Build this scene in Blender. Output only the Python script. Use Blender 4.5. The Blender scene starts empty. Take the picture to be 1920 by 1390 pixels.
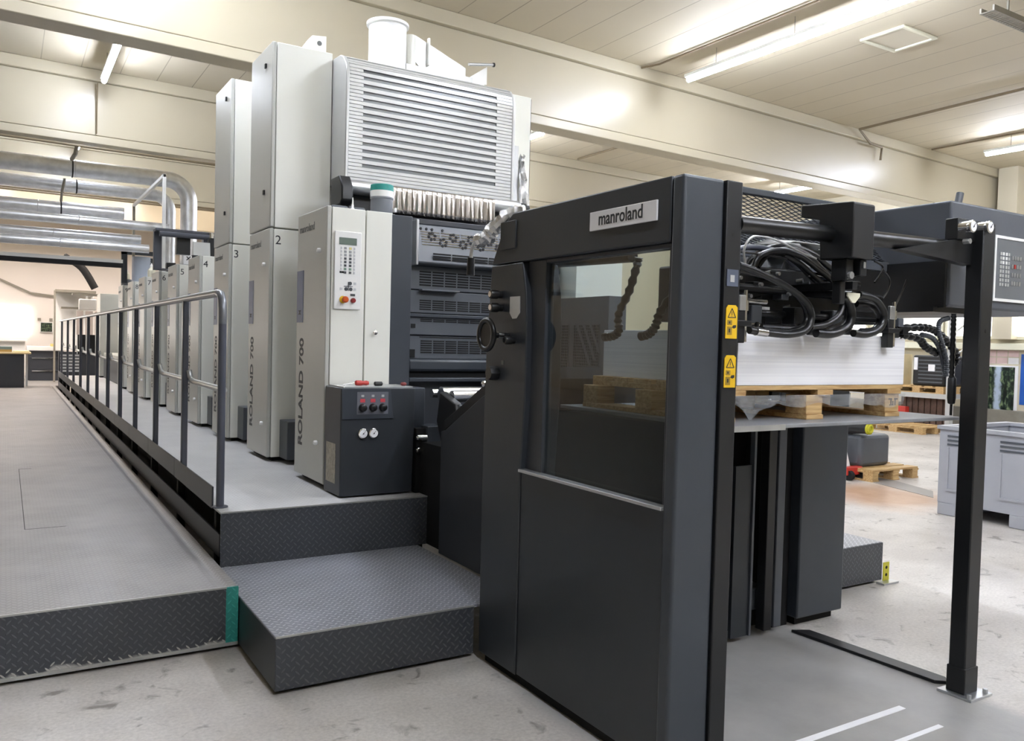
import bpy, bmesh, math, random
from mathutils import Vector, Matrix
random.seed(7)
SC = bpy.context.scene
COL = SC.collection
PI = math.pi
# ------------------------------------------------------------------ helpers
def lin(h):
    h = h.lstrip('#')
    out = []
    for i in (0, 2, 4):
        c = int(h[i:i+2], 16) / 255
        out.append(c/12.92 if c <= .04045 else ((c+.055)/1.055)**2.4)
    return tuple(out) + (1,)

def nt(name):
    m = bpy.data.materials.new(name); m.use_nodes = True
    return m, m.node_tree.nodes, m.node_tree.links, m.node_tree.nodes['Principled BSDF']

def mat(name, color, rough=.5, metal=0.0, noise=.06, scale=6, bump=0.0, spec=.5, coat=0.0):
    m, N, L, b = nt(name)
    c = lin(color) if isinstance(color, str) else color
    b.inputs['Roughness'].default_value = rough
    b.inputs['Metallic'].default_value = metal
    b.inputs['Specular IOR Level'].default_value = spec
    b.inputs['Coat Weight'].default_value = coat
    tc = N.new('ShaderNodeTexCoord')
    nz = N.new('ShaderNodeTexNoise'); nz.inputs['Scale'].default_value = scale; nz.inputs['Detail'].default_value = 6
    L.new(tc.outputs['Object'], nz.inputs['Vector'])
    rp = N.new('ShaderNodeValToRGB')
    rp.color_ramp.elements[0].position = .3; rp.color_ramp.elements[1].position = .7
    rp.color_ramp.elements[0].color = tuple(x*(1-noise) for x in c[:3]) + (1,)
    rp.color_ramp.elements[1].color = tuple(min(1, x*(1+noise)) for x in c[:3]) + (1,)
    L.new(nz.outputs['Fac'], rp.inputs['Fac']); L.new(rp.outputs['Color'], b.inputs['Base Color'])
    if bump:
        bp = N.new('ShaderNodeBump'); bp.inputs['Strength'].default_value = bump; bp.inputs['Distance'].default_value = .004
        n2 = N.new('ShaderNodeTexNoise'); n2.inputs['Scale'].default_value = scale*14
        L.new(tc.outputs['Object'], n2.inputs['Vector'])
        L.new(n2.outputs['Fac'], bp.inputs['Height']); L.new(bp.outputs['Normal'], b.inputs['Normal'])
    return m

def emis(name, color, s):
    m, N, L, b = nt(name)
    b.inputs['Base Color'].default_value = lin(color)
    b.inputs['Emission Color'].default_value = lin(color)
    b.inputs['Emission Strength'].default_value = s
    return m

def glass(name, tint='#dde3e4', refl=.12):
    m, N, L, b = nt(name)
    N.remove(b)
    t = N.new('ShaderNodeBsdfTransparent'); t.inputs['Color'].default_value = lin(tint)
    g = N.new('ShaderNodeBsdfGlossy'); g.inputs['Roughness'].default_value = .02
    f = N.new('ShaderNodeFresnel'); f.inputs['IOR'].default_value = 1.5
    mx = N.new('ShaderNodeMixShader')
    ge = N.new('ShaderNodeNewGeometry'); iv = N.new('ShaderNodeMath'); iv.operation = 'SUBTRACT'; iv.inputs[0].default_value = 1; L.new(ge.outputs['Backfacing'], iv.inputs[1])
    mu = N.new('ShaderNodeMath'); mu.operation = 'MULTIPLY'; L.new(f.outputs['Fac'], mu.inputs[0]); L.new(iv.outputs[0], mu.inputs[1])
    L.new(mu.outputs[0], mx.inputs['Fac']); L.new(t.outputs[0], mx.inputs[1]); L.new(g.outputs[0], mx.inputs[2])
    L.new(mx.outputs[0], N['Material Output'].inputs['Surface'])
    return m

def film(name, alpha=.35, color='#dfe2e4'):
    m, N, L, b = nt(name)
    b.inputs['Base Color'].default_value = lin(color); b.inputs['Roughness'].default_value = .12
    t = N.new('ShaderNodeBsdfTransparent')
    mx = N.new('ShaderNodeMixShader'); mx.inputs['Fac'].default_value = alpha
    L.new(t.outputs[0], mx.inputs[1]); L.new(b.outputs[0], mx.inputs[2])
    L.new(mx.outputs[0], N['Material Output'].inputs['Surface'])
    tc = N.new('ShaderNodeTexCoord'); nz = N.new('ShaderNodeTexNoise'); nz.inputs['Scale'].default_value = 30
    bp = N.new('ShaderNodeBump'); bp.inputs['Strength'].default_value = .8; bp.inputs['Distance'].default_value = .02
    L.new(tc.outputs['Object'], nz.inputs['Vector']); L.new(nz.outputs['Fac'], bp.inputs['Height']); L.new(bp.outputs['Normal'], b.inputs['Normal'])
    return m

def plate(name, base, mark, axes, rough=.5, cell=.03, blotch=None, metal=0.0, wear=None):
    """raised lozenge tread plate; axes = which two object axes span the sheet"""
    m, N, L, b = nt(name)
    b.inputs['Roughness'].default_value = rough; b.inputs['Metallic'].default_value = metal
    tc = N.new('ShaderNodeTexCoord'); sp = N.new('ShaderNodeSeparateXYZ'); L.new(tc.outputs['Object'], sp.inputs[0])
    def M(op, a, c=None, d=None):
        n = N.new('ShaderNodeMath'); n.operation = op
        for i, v in enumerate((a, c, d)):
            if v is None: continue
            if isinstance(v, (int, float)): n.inputs[i].default_value = v
            else: L.new(v, n.inputs[i])
        return n.outputs[0]
    e0, e1 = sp.outputs['XYZ'.index(axes[0])], sp.outputs['XYZ'.index(axes[1])]
    p = M('MULTIPLY', M('ADD', e0, e1), .7071/cell); q = M('MULTIPLY', M('SUBTRACT', e0, e1), .7071/cell)
    fp, fq = M('FLOOR', p), M('FLOOR', q)
    a = M('SUBTRACT', M('SUBTRACT', p, fp), .5); c = M('SUBTRACT', M('SUBTRACT', q, fq), .5)
    par = M('FLOORED_MODULO', M('ADD', fp, fq), 2.0)
    ip = M('SUBTRACT', 1.0, par)
    u = M('ADD', M('MULTIPLY', a, par), M('MULTIPLY', c, ip)); v = M('ADD', M('MULTIPLY', c, par), M('MULTIPLY', a, ip))
    d = M('ADD', M('POWER', M('ABSOLUTE', M('DIVIDE', u, .47)), 2.0), M('POWER', M('ABSOLUTE', M('DIVIDE', v, .13)), 2.0))
    mr = N.new('ShaderNodeMapRange'); mr.inputs['From Min'].default_value = 1.15; mr.inputs['From Max'].default_value = .55
    mr.inputs['To Min'].default_value = 0; mr.inputs['To Max'].default_value = 1; L.new(d, mr.inputs['Value'])
    nz = N.new('ShaderNodeTexNoise'); nz.inputs['Scale'].default_value = 2.2; nz.inputs['Detail'].default_value = 8
    nz.inputs['Roughness'].default_value = .65
    L.new(tc.outputs['Object'], nz.inputs['Vector'])
    rp = N.new('ShaderNodeValToRGB'); rp.color_ramp.elements[0].position = .35; rp.color_ramp.elements[1].position = .68
    rp.color_ramp.elements[0].color = lin(base); rp.color_ramp.elements[1].color = lin(blotch or base)
    L.new(nz.outputs['Fac'], rp.inputs['Fac'])
    mx = N.new('ShaderNodeMixRGB'); mx.inputs[2].default_value = lin(mark)
    L.new(M('MULTIPLY', mr.outputs[0], .8), mx.inputs['Fac']); L.new(rp.outputs['Color'], mx.inputs[1])
    col = mx.outputs[0]
    if wear:
        n3 = N.new('ShaderNodeTexNoise'); n3.inputs['Scale'].default_value = 9; n3.inputs['Detail'].default_value = 8; L.new(tc.outputs['Object'], n3.inputs['Vector'])
        h_ = M('ADD', M('SUBTRACT', sp.outputs[2], M('MULTIPLY', mr.outputs[0], .022)), M('MULTIPLY', M('SUBTRACT', n3.outputs['Fac'], .5), .09))
        w2 = N.new('ShaderNodeMapRange'); w2.inputs['From Min'].default_value = wear+.016; w2.inputs['From Max'].default_value = wear; L.new(h_, w2.inputs['Value'])
        m3 = N.new('ShaderNodeMixRGB'); m3.inputs[2].default_value = lin('#b3b1ab'); L.new(w2.outputs[0], m3.inputs['Fac']); L.new(col, m3.inputs[1]); col = m3.outputs[0]
    L.new(col, b.inputs['Base Color'])
    bp = N.new('ShaderNodeBump'); bp.inputs['Strength'].default_value = .6; bp.inputs['Distance'].default_value = .003
    L.new(mr.outputs[0], bp.inputs['Height']); L.new(bp.outputs['Normal'], b.inputs['Normal'])
    return m

class MB:
    def __init__(s): s.bm = bmesh.new()
    def box(s, x0, x1, y0, y1, z0, z1):
        v = [s.bm.verts.new(p) for p in ((x0,y0,z0),(x1,y0,z0),(x1,y1,z0),(x0,y1,z0),(x0,y0,z1),(x1,y0,z1),(x1,y1,z1),(x0,y1,z1))]
        for f in ((3,2,1,0),(4,5,6,7),(0,1,5,4),(1,2,6,5),(2,3,7,6),(3,0,4,7)): s.bm.faces.new([v[i] for i in f])
        return s
    def prism(s, pts, axis, a, b):
        def P(p, t): return {'x': (t, p[0], p[1]), 'y': (p[0], t, p[1]), 'z': (p[0], p[1], t)}[axis]
        A = [s.bm.verts.new(P(p, a)) for p in pts]; B = [s.bm.verts.new(P(p, b)) for p in pts]
        n = len(pts); fs = [s.bm.faces.new(A), s.bm.faces.new(B)]
        for i in range(n): fs.append(s.bm.faces.new((A[i], A[(i+1) % n], B[(i+1) % n], B[i])))
        bmesh.ops.recalc_face_normals(s.bm, faces=fs)
        return s
    def frame(s, d):
        d = Vector(d).normalized(); u = d.orthogonal().normalized(); return u, d.cross(u).normalized()
    def cyl(s, p, q, r, r2=None, n=16, cap=True):
        p, q = Vector(p), Vector(q); r2 = r if r2 is None else r2
        u, v = s.frame(q-p)
        A = [s.bm.verts.new(p + (u*math.cos(2*PI*i/n)+v*math.sin(2*PI*i/n))*r) for i in range(n)]
        B = [s.bm.verts.new(q + (u*math.cos(2*PI*i/n)+v*math.sin(2*PI*i/n))*r2) for i in range(n)]
        fs = [s.bm.faces.new((A[i], A[(i+1) % n], B[(i+1) % n], B[i])) for i in range(n)]
        if cap: fs += [s.bm.faces.new(A[::-1]), s.bm.faces.new(B)]
        bmesh.ops.recalc_face_normals(s.bm, faces=fs)
        return s
    def lathe(s, c, prof, n=24, d=(0,0,1)):
        """prof = (radius, height along d)"""
        c = Vector(c); d = Vector(d).normalized(); u, v = s.frame(d); R = []
        for r, h in prof:
            R.append([s.bm.verts.new(c + d*h + (u*math.cos(2*PI*i/n)+v*math.sin(2*PI*i/n))*max(r, 1e-4)) for i in range(n)])
        fs = []
        for A, B in zip(R, R[1:]):
            for i in range(n): fs.append(s.bm.faces.new((A[i], A[(i+1) % n], B[(i+1) % n], B[i])))
        fs += [s.bm.faces.new(R[0][::-1]), s.bm.faces.new(R[-1])]
        bmesh.ops.recalc_face_normals(s.bm, faces=fs)
        return s
    def tube(s, pts, r, n=8, sub=0, jit=0.0, corr=None):
        P = [Vector(p) for p in pts]
        if sub:
            Q = []
            for i in range(len(P)-1):
                a, b, c, d = P[max(i-1, 0)], P[i], P[i+1], P[min(i+2, len(P)-1)]
                for k in range(sub):
                    t = k/sub
                    Q.append(.5*((2*b)+(c-a)*t+(2*a-5*b+4*c-d)*t*t+(3*b-a-3*c+d)*t**3))
            P = Q + [P[-1]]
        rings = []; u = None
        for i, p in enumerate(P):
            t = (P[min(i+1, len(P)-1)] - P[max(i-1, 0)]).normalized()
            u = t.orthogonal().normalized() if u is None else (u - t*u.dot(t)).normalized()
            v = t.cross(u); rr = r*(corr[i % len(corr)] if corr else 1)
            rings.append([s.bm.verts.new(p + (u*math.cos(2*PI*k/n)+v*math.sin(2*PI*k/n))*rr*(1+random.uniform(-jit, jit))) for k in range(n)])
        fs = []
        for A, B in zip(rings, rings[1:]):
            for i in range(n): fs.append(s.bm.faces.new((A[i], A[(i+1) % n], B[(i+1) % n], B[i])))
        fs += [s.bm.faces.new(rings[0][::-1]), s.bm.faces.new(rings[-1])]
        bmesh.ops.recalc_face_normals(s.bm, faces=fs)
        return s
    def torus(s, c, d, R, r, n=32, m=10):
        c = Vector(c); d = Vector(d).normalized(); u, v = s.frame(d); rings = []
        for i in range(n):
            a = 2*PI*i/n; e = u*math.cos(a)+v*math.sin(a)
            rings.append([s.bm.verts.new(c + e*(R+r*math.cos(2*PI*k/m)) + d*r*math.sin(2*PI*k/m)) for k in range(m)])
        for i in range(n):
            A, B = rings[i], rings[(i+1) % n]
            for k in range(m): s.bm.faces.new((A[k], B[k], B[(k+1) % m], A[(k+1) % m]))
        return s
    def sheet(s, rows):
        """grid of points -> surface"""
        V = [[s.bm.verts.new(p) for p in r] for r in rows]
        for A, B in zip(V, V[1:]):
            for i in range(len(A)-1): s.bm.faces.new((A[i], A[i+1], B[i+1], B[i]))
        return s
    def build(s, name, m, parent=None, bevel=0.0, seg=2, kind=None, solid=0.0, autosmooth=38):
        bm = s.bm
        bmesh.ops.recalc_face_normals(bm, faces=bm.faces)
        if parent is not None: off = WL[parent.name]
        else:
            xs = [v.co for v in bm.verts]
            off = Vector(((min(c.x for c in xs)+max(c.x for c in xs))/2, (min(c.y for c in xs)+max(c.y for c in xs))/2, min(c.z for c in xs)))
        bmesh.ops.translate(bm, verts=bm.verts, vec=-off)
        me = bpy.data.meshes.new(name); bm.to_mesh(me); bm.free()
        me.polygons.foreach_set('use_smooth', [True]*len(me.polygons)); me.set_sharp_from_angle(angle=math.radians(autosmooth))
        if not isinstance(m, (list, tuple)): m = [m]
        for x in m: me.materials.append(x)
        o = bpy.data.objects.new(name, me); COL.objects.link(o)
        if parent is not None:
            o.parent = parent; WL[o.name] = off.copy()
        else:
            o.location = off; WL[o.name] = off.copy()
        if solid:
            md = o.modifiers.new('solid', 'SOLIDIFY'); md.thickness = solid; md.offset = 0
        if bevel:
            md = o.modifiers.new('bevel', 'BEVEL'); md.width = bevel; md.segments = seg; md.limit_method = 'ANGLE'; md.angle_limit = math.radians(40)
        if kind: o['kind'] = kind
        return o
WL = {}
def B(*a): return MB().box(*a)
def tag(o, label, cat, group=None, kind=None):
    o['label'] = label; o['category'] = cat
    if group: o['group'] = group
    if kind: o['kind'] = kind
    return o
def thing(name, label, cat, loc, group=None):
    o = bpy.data.objects.new(name, None); COL.objects.link(o); o.location = loc; o.empty_display_size = .1
    WL[o.name] = Vector(loc)
    return tag(o, label, cat, group)
def struct(o): o['kind'] = 'structure'; return o
def text(name, s, size, origin, xd, yd, m, parent, ext=.0006, squeeze=1.0, align='LEFT', space=1.0, bold=0.0):
    cu = bpy.data.curves.new(name, 'FONT'); cu.body = s; cu.size = size; cu.extrude = ext; cu.align_x = align; cu.space_character = space
    cu.offset = bold; cu.align_y = 'CENTER'
    fo = bpy.data.objects.new(name+'_curve', cu); COL.objects.link(fo)
    dg = bpy.context.evaluated_depsgraph_get(); dg.update()
    me = bpy.data.meshes.new_from_object(fo.evaluated_get(dg)); me.name = name
    bpy.data.objects.remove(fo); bpy.data.curves.remove(cu)
    me.materials.clear(); me.materials.append(m)
    o = bpy.data.objects.new(name, me); COL.objects.link(o)
    xd, yd = Vector(xd), Vector(yd); n = xd.cross(yd)
    Mx = Matrix((xd*squeeze, yd, n)).transposed().to_4x4(); Mx.translation = Vector(origin) - (WL[parent.name] if parent else Vector())
    o.parent = parent; o.matrix_local = Mx
    WL[o.name] = Vector(origin)
    return o
LX, LY = (0,-1,0), (0,0,1)       # writing on a face that looks towards -x
FX, FY = (1,0,0), (0,0,1)        # writing on a face that looks towards -y
UX, UY = (0,0,1), (0,1,0)        # writing that climbs a face that looks towards -x

def dup(root, delta, label=None, group=None):
    r = root.copy(); COL.objects.link(r); r.location = root.location + Vector(delta); WL[r.name] = Vector(r.location)
    if label: r['label'] = label
    if group: r['group'] = group
    for ch in list(root.children):
        c = ch.copy(); COL.objects.link(c); c.parent = r; WL[c.name] = WL[r.name]
        for g in list(ch.children):
            d = g.copy(); COL.objects.link(d); d.parent = c
    return r
# ------------------------------------------------------------------ materials
M = {}
M['slate'] = mat('slate_paint', '#2f3338', .42, noise=.05, scale=3, bump=.05)
M['slate_light'] = mat('slate_light_tone', '#393e45', .42, noise=.05, scale=3, bump=.05)  # lighter slate; on the feeder column, stronger front light put into the colour
M['slate_lit_hood'] = mat('slate_hood_lit', '#50545b', .42, noise=.05, scale=3, bump=.05)  # same slate paint, lightened so the hood's brighter light sits in the colour
M['dark'] = mat('charcoal_paint', '#34373d', .45, noise=.06, scale=4)
M['guard'] = mat('guard_grey', '#54585e', .42, noise=.06, scale=4)
M['black'] = mat('black_paint', '#17181a', .42, noise=.1, scale=5)
M['void'] = mat('matt_black', '#0b0b0c', .8, noise=.1)
M['rubber'] = mat('black_rubber', '#151617', .32, noise=.1, scale=20)
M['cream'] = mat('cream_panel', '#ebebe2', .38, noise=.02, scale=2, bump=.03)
M['cream_shaded'] = mat('cream_shaded_side', '#bcbdb6', .36, noise=.03, scale=2, bump=.03)  # panel cream darkened: weaker light on the side faces put into the colour
M['alu'] = mat('aluminium', '#c9cbcd', .32, metal=.85, noise=.05, scale=8)
M['alu_paint'] = mat('silver_paint', '#c3c4c2', .35, metal=.25, noise=.03, scale=6)
M['steel'] = mat('polished_steel', '#d6d6d6', .18, metal=1, noise=.05, scale=9)
M['chrome'] = mat('chrome', '#f0f0f0', .1, metal=1, noise=.02)
M['white'] = mat('white_paint', '#ededea', .4, noise=.02)
M['offwhite'] = mat('ivory_plastic', '#e2dfc9', .4, noise=.04)
M['rail'] = mat('rail_paint', '#4d505a', .3, noise=.05, scale=7)
M['railbar'] = mat('rail_bar_paint', '#73767b', .28, metal=.35, noise=.05, scale=9)
M['railtop'] = mat('rail_worn', '#b3b4b1', .3, metal=.5, noise=.1, scale=12)
M['ink'] = mat('dark_ink', '#2c2e31', .5)
M['grey_ink'] = mat('grey_ink', '#5c5e5d', .5)
M['blue'] = mat('slate_blue_label', '#65708a', .4, noise=.08)
M['teal'] = mat('teal_tape', '#2c8f86', .5, noise=.15, scale=25)
M['red'] = mat('red_plastic', '#b8332a', .35)
M['redlamp'] = mat('red_label', '#d04a52', .4)
M['orange'] = mat('orange_plastic', '#c9571f', .35)
M['yellow'] = mat('warning_yellow', '#e3b81c', .45, noise=.04)
M['sticker_brown'] = mat('sticker_brown_print', '#9a7d2a', .5)
M['yellow2'] = mat('yellow_green_plastic', '#c2bd2a', .45, noise=.05)
M['paper'] = mat('paper_white', '#f1f1f2', .7, noise=.02)
M['lcd'] = mat('lcd_grey', '#6d7a70', .25)
M['galv'] = mat('galvanised_duct', '#dcdee1', .36, metal=.8, noise=.12, scale=9)
M['conduit'] = mat('conduit_brown', '#7a6c55', .5, noise=.1)
M['conduit_grey'] = mat('conduit_grey', '#8b867a', .5, noise=.1)
M['crate'] = mat('crate_grey_plastic', '#a8aab0', .45, noise=.03, scale=4)
M['foil'] = mat('crumpled_foil', '#d9d9d9', .25, metal=.85, noise=.1, scale=30, bump=.4)
M['duckegg'] = mat('blue_grey_plastic', '#a9b2bf', .4)
M['brownwood'] = mat('dark_boards', '#5b4438', .7, noise=.3, scale=8)
M['darkglass'] = mat('dark_acrylic', '#1c1f22', .1)
M['tube'] = emis('fluorescent_tube', '#e8efff', 26)
M['tubefrontfill'] = emis('fluorescent_tube_fill', '#e8efff', 41)  # boosted tubes for unseen front battens, added to brighten the unit fronts
M['tubefar'] = emis('fluorescent_tube_far', '#fff4f0', 46)  # boosted tubes of unseen far battens, added to overexpose the far wall

def wood():
    m, N, L, b = nt('pallet_pine')
    b.inputs['Roughness'].default_value = .65
    tc = N.new('ShaderNodeTexCoord'); mp = N.new('ShaderNodeMapping'); mp.inputs['Scale'].default_value = (2, 18, 26)
    nz = N.new('ShaderNodeTexNoise'); nz.inputs['Scale'].default_value = 3; nz.inputs['Detail'].default_value = 8; nz.inputs['Distortion'].default_value = .6
    rp = N.new('ShaderNodeValToRGB'); rp.color_ramp.elements[0].position = .3; rp.color_ramp.elements[1].position = .75
    rp.color_ramp.elements[0].color = lin('#a88250'); rp.color_ramp.elements[1].color = lin('#d9bb86')
    L.new(tc.outputs['Object'], mp.inputs['Vector']); L.new(mp.outputs[0], nz.inputs['Vector']); L.new(nz.outputs['Fac'], rp.inputs['Fac'])
    L.new(rp.outputs['Color'], b.inputs['Base Color'])
    return m
M['wood'] = wood()

def stackpaper():
    m, N, L, b = nt('sheet_edges'); b.inputs['Roughness'].default_value = .8
    tc = N.new('ShaderNodeTexCoord'); mp = N.new('ShaderNodeMapping'); mp.inputs['Scale'].default_value = (.4, .4, 90)
    nz = N.new('ShaderNodeTexNoise'); nz.inputs['Scale'].default_value = 2; nz.inputs['Detail'].default_value = 5
    rp = N.new('ShaderNodeValToRGB'); rp.color_ramp.elements[0].position = .3; rp.color_ramp.elements[1].position = .62
    rp.color_ramp.elements[0].color = lin('#e4e4e8'); rp.color_ramp.elements[1].color = lin('#f5f5f7')
    L.new(tc.outputs['Object'], mp.inputs['Vector']); L.new(mp.outputs[0], nz.inputs['Vector']); L.new(nz.outputs['Fac'], rp.inputs['Fac'])
    L.new(rp.outputs['Color'], b.inputs['Base Color'])
    return m
M['stack'] = stackpaper()
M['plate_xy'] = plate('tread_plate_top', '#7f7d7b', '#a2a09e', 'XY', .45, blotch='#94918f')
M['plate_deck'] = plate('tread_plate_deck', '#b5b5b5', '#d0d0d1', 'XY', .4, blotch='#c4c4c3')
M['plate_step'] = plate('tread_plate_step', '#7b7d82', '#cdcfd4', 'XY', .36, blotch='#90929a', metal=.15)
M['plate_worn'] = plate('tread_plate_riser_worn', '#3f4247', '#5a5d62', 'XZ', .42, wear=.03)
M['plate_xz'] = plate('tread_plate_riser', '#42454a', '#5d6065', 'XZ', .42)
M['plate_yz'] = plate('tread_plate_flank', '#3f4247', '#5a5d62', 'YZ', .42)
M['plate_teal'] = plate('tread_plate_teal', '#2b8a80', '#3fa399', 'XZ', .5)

def floor_mat():
    m, N, L, b = nt('concrete_floor')
    tc = N.new('ShaderNodeNewGeometry')
    def noise(s, d=8, r=.6, dist=0):
        n = N.new('ShaderNodeTexNoise'); n.inputs['Scale'].default_value = s; n.inputs['Detail'].default_value = d
        n.inputs['Roughness'].default_value = r; n.inputs['Distortion'].default_value = dist
        L.new(tc.outputs['Position'], n.inputs['Vector']); return n.outputs['Fac']
    def ramp(f, p0, c0, p1, c1):
        r = N.new('ShaderNodeValToRGB'); r.color_ramp.elements[0].position = p0; r.color_ramp.elements[1].position = p1
        r.color_ramp.elements[0].color = lin(c0); r.color_ramp.elements[1].color = lin(c1); L.new(f, r.inputs['Fac']); return r.outputs['Color']
    def mix(f, a, c, t='MIX', k=1):
        x = N.new('ShaderNodeMixRGB'); x.blend_type = t
        if isinstance(f, (int, float)): x.inputs['Fac'].default_value = f
        else: L.new(f, x.inputs['Fac'])
        L.new(a, x.inputs[1]); L.new(c, x.inputs[2]); return x.outputs[0]
    base = ramp(noise(.9), .35, '#b6b0a9', .66, '#dad5ce')
    spots = ramp(noise(7, 10, .55, .8), .60, '#ffffff', .70, '#8d8880')
    base = mix(.75, base, spots, 'MULTIPLY')
    fine = ramp(noise(60, 4), .3, '#d8d8d8', .7, '#ffffff')
    base = mix(.8, base, fine, 'MULTIPLY')
    sp = N.new('ShaderNodeSeparateXYZ'); L.new(tc.outputs['Position'], sp.inputs[0])
    # grey floor paint around the sheet feeder, worn at its border
    def band(o, a, c, w):
        def mrange(v0, v1):
            r = N.new('ShaderNodeMapRange'); r.inputs['From Min'].default_value = v0; r.inputs['From Max'].default_value = v1; L.new(o, r.inputs['Value']); return r.outputs[0]
        x = N.new('ShaderNodeMath'); x.operation = 'MULTIPLY'; L.new(mrange(a-w, a+w), x.inputs[0]); L.new(mrange(c+w, c-w), x.inputs[1]); return x.outputs[0]
    px = band(sp.outputs[0], 1.95, 3.76, .05); py = band(sp.outputs[1], .5, 3.3, .3)
    mk = N.new('ShaderNodeMath'); mk.operation = 'MULTIPLY'; L.new(px, mk.inputs[0]); L.new(py, mk.inputs[1])
    paint = ramp(noise(2.2), .3, '#8e8d8a', .7, '#a2a09d')
    base = mix(mk.outputs[0], base, paint)
    # rusty spill beside the plastic crate
    d = N.new('ShaderNodeVectorMath'); d.operation = 'DISTANCE'; L.new(tc.outputs['Position'], d.inputs[0]); d.inputs[1].default_value = (8.1, 5.5, 0)
    ad = N.new('ShaderNodeMath'); ad.operation = 'ADD'; L.new(d.outputs['Value'], ad.inputs[0]); L.new(noise(1.3), ad.inputs[1])
    rr = N.new('ShaderNodeMapRange'); rr.inputs['From Min'].default_value = 1.5; rr.inputs['From Max'].default_value = .9; L.new(ad.outputs[0], rr.inputs['Value'])
    rust = ramp(noise(3), .3, '#a57b58', .7, '#bd9a7a')
    fac = N.new('ShaderNodeMath'); fac.operation = 'MULTIPLY'; fac.inputs[1].default_value = .9; L.new(rr.outputs[0], fac.inputs[0])
    base = mix(fac.outputs[0], base, rust)
    L.new(base, b.inputs['Base Color'])
    b.inputs['Roughness'].default_value = .42; b.inputs['Specular IOR Level'].default_value = .4
    bp = N.new('ShaderNodeBump'); bp.inputs['Strength'].default_value = .12; bp.inputs['Distance'].default_value = .01
    L.new(noise(25), bp.inputs['Height']); L.new(bp.outputs['Normal'], b.inputs['Normal'])
    return m
def plaster(name, c, seam=None):
    m, N, L, b = nt(name); b.inputs['Roughness'].default_value = .7
    tc = N.new('ShaderNodeTexCoord'); nz = N.new('ShaderNodeTexNoise'); nz.inputs['Scale'].default_value = .8; nz.inputs['Detail'].default_value = 8
    L.new(tc.outputs['Object'], nz.inputs['Vector'])
    rp = N.new('ShaderNodeValToRGB'); k = lin(c)
    rp.color_ramp.elements[0].color = tuple(x*.93 for x in k[:3])+(1,); rp.color_ramp.elements[1].color = tuple(min(1, x*1.05) for x in k[:3])+(1,)
    L.new(nz.outputs['Fac'], rp.inputs['Fac']); out = rp.outputs['Color']
    if seam:
        sp = N.new('ShaderNodeSeparateXYZ'); L.new(tc.outputs['Object'], sp.inputs[0])
        a = N.new('ShaderNodeMath'); a.operation = 'PINGPONG'; a.inputs[1].default_value = seam/2; L.new(sp.outputs[0], a.inputs[0])
        lt = N.new('ShaderNodeMath'); lt.operation = 'LESS_THAN'; lt.inputs[1].default_value = .007; L.new(a.outputs[0], lt.inputs[0])
        n2 = N.new('ShaderNodeTexNoise'); n2.inputs['Scale'].default_value = .5; L.new(tc.outputs['Object'], n2.inputs['Vector'])
        f = N.new('ShaderNodeMath'); f.operation = 'MULTIPLY'; L.new(lt.outputs[0], f.inputs[0]); L.new(n2.outputs['Fac'], f.inputs[1])
        mx = N.new('ShaderNodeMixRGB'); mx.inputs[2].default_value = lin('#6e6350'); L.new(f.outputs[0], mx.inputs['Fac']); L.new(out, mx.inputs[1]); out = mx.outputs[0]
    L.new(out, b.inputs['Base Color'])
    return m
M['floor'] = floor_mat()
M['ceiling'] = plaster('ceiling_paint', '#cac0a9', .52)
M['wall'] = plaster('wall_paint', '#cfc6af')
M['wall_white'] = plaster('white_wall_paint', '#e6e0da')
M['beam'] = plaster('beam_paint', '#bbb29b')
M['beam'].node_tree.nodes['Principled BSDF'].inputs['Roughness'].default_value = .33
M['pane'] = emis('daylit_frosted_pane', '#f6f3ee', .9)
M['glass'] = glass('guard_glass')
M['film'] = film('stretch_film', .24)

# ------------------------------------------------------------------ the hall
X0, X1, Y0, Y1, ZC = -13.0, 18.0, -6.5, 27.0, 5.47
struct(B(X0, X1, Y0, Y1, -.2, 0).build('floor', M['floor']))
WL_floor = bpy.data.objects['floor']; 
struct(B(X0, X1, Y0, Y1, ZC, ZC+.2).build('ceiling', M['ceiling']))
struct(B(X0-.2, X0, Y0, Y1, 0, ZC).build('wall_left', M['wall']))
struct(B(X1, X1+.2, Y0, Y1, 0, ZC).build('wall_right', M['wall']))
struct(B(X0, X1, Y1, Y1+.2, 0, ZC).build('wall_back', M['wall_white']))
struct(B(X0, X1, Y0-.2, Y0, 0, ZC).build('wall_front', M['wall']))
def girder(yc, slope=.055):
    m = MB()
    def bar(y0, y1, z0, z1):
        xa, xb = X0, X1
        v = [m.bm.verts.new(p) for p in ((xa, yc+y0+slope*xa, z0), (xb, yc+y0+slope*xb, z0), (xb, yc+y1+slope*xb, z0), (xa, yc+y1+slope*xa, z0),
             (xa, yc+y0+slope*xa, z1), (xb, yc+y0+slope*xb, z1), (xb, yc+y1+slope*xb, z1), (xa, yc+y1+slope*xa, z1))]
        for f in ((3,2,1,0),(4,5,6,7),(0,1,5,4),(1,2,6,5),(2,3,7,6),(3,0,4,7)): m.bm.faces.new([v[i] for i in f])
    bar(-.02, .30, 4.38, 4.50)          # bottom flange
    bar(.0, .28, 4.508, 5.30)           # web
    bar(-.07, .35, 5.30, ZC)            # haunch under the slab
    return struct(m.build('ceiling_beam', M['beam'], bevel=.01))
for yc in (-3.0, 2.2, 8.72, 13.9, 19.15, 24.4): girder(yc)
# far wall on the drive side of the press, with its window band
struct(B(6.2, X1, 19.9, 20.1, 0, ZC).build('wall_partition', M['wall']))
struct(B(10.6, 11.1, 19.6, 19.9, 0, ZC).build('wall_pier', M['wall']))

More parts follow.
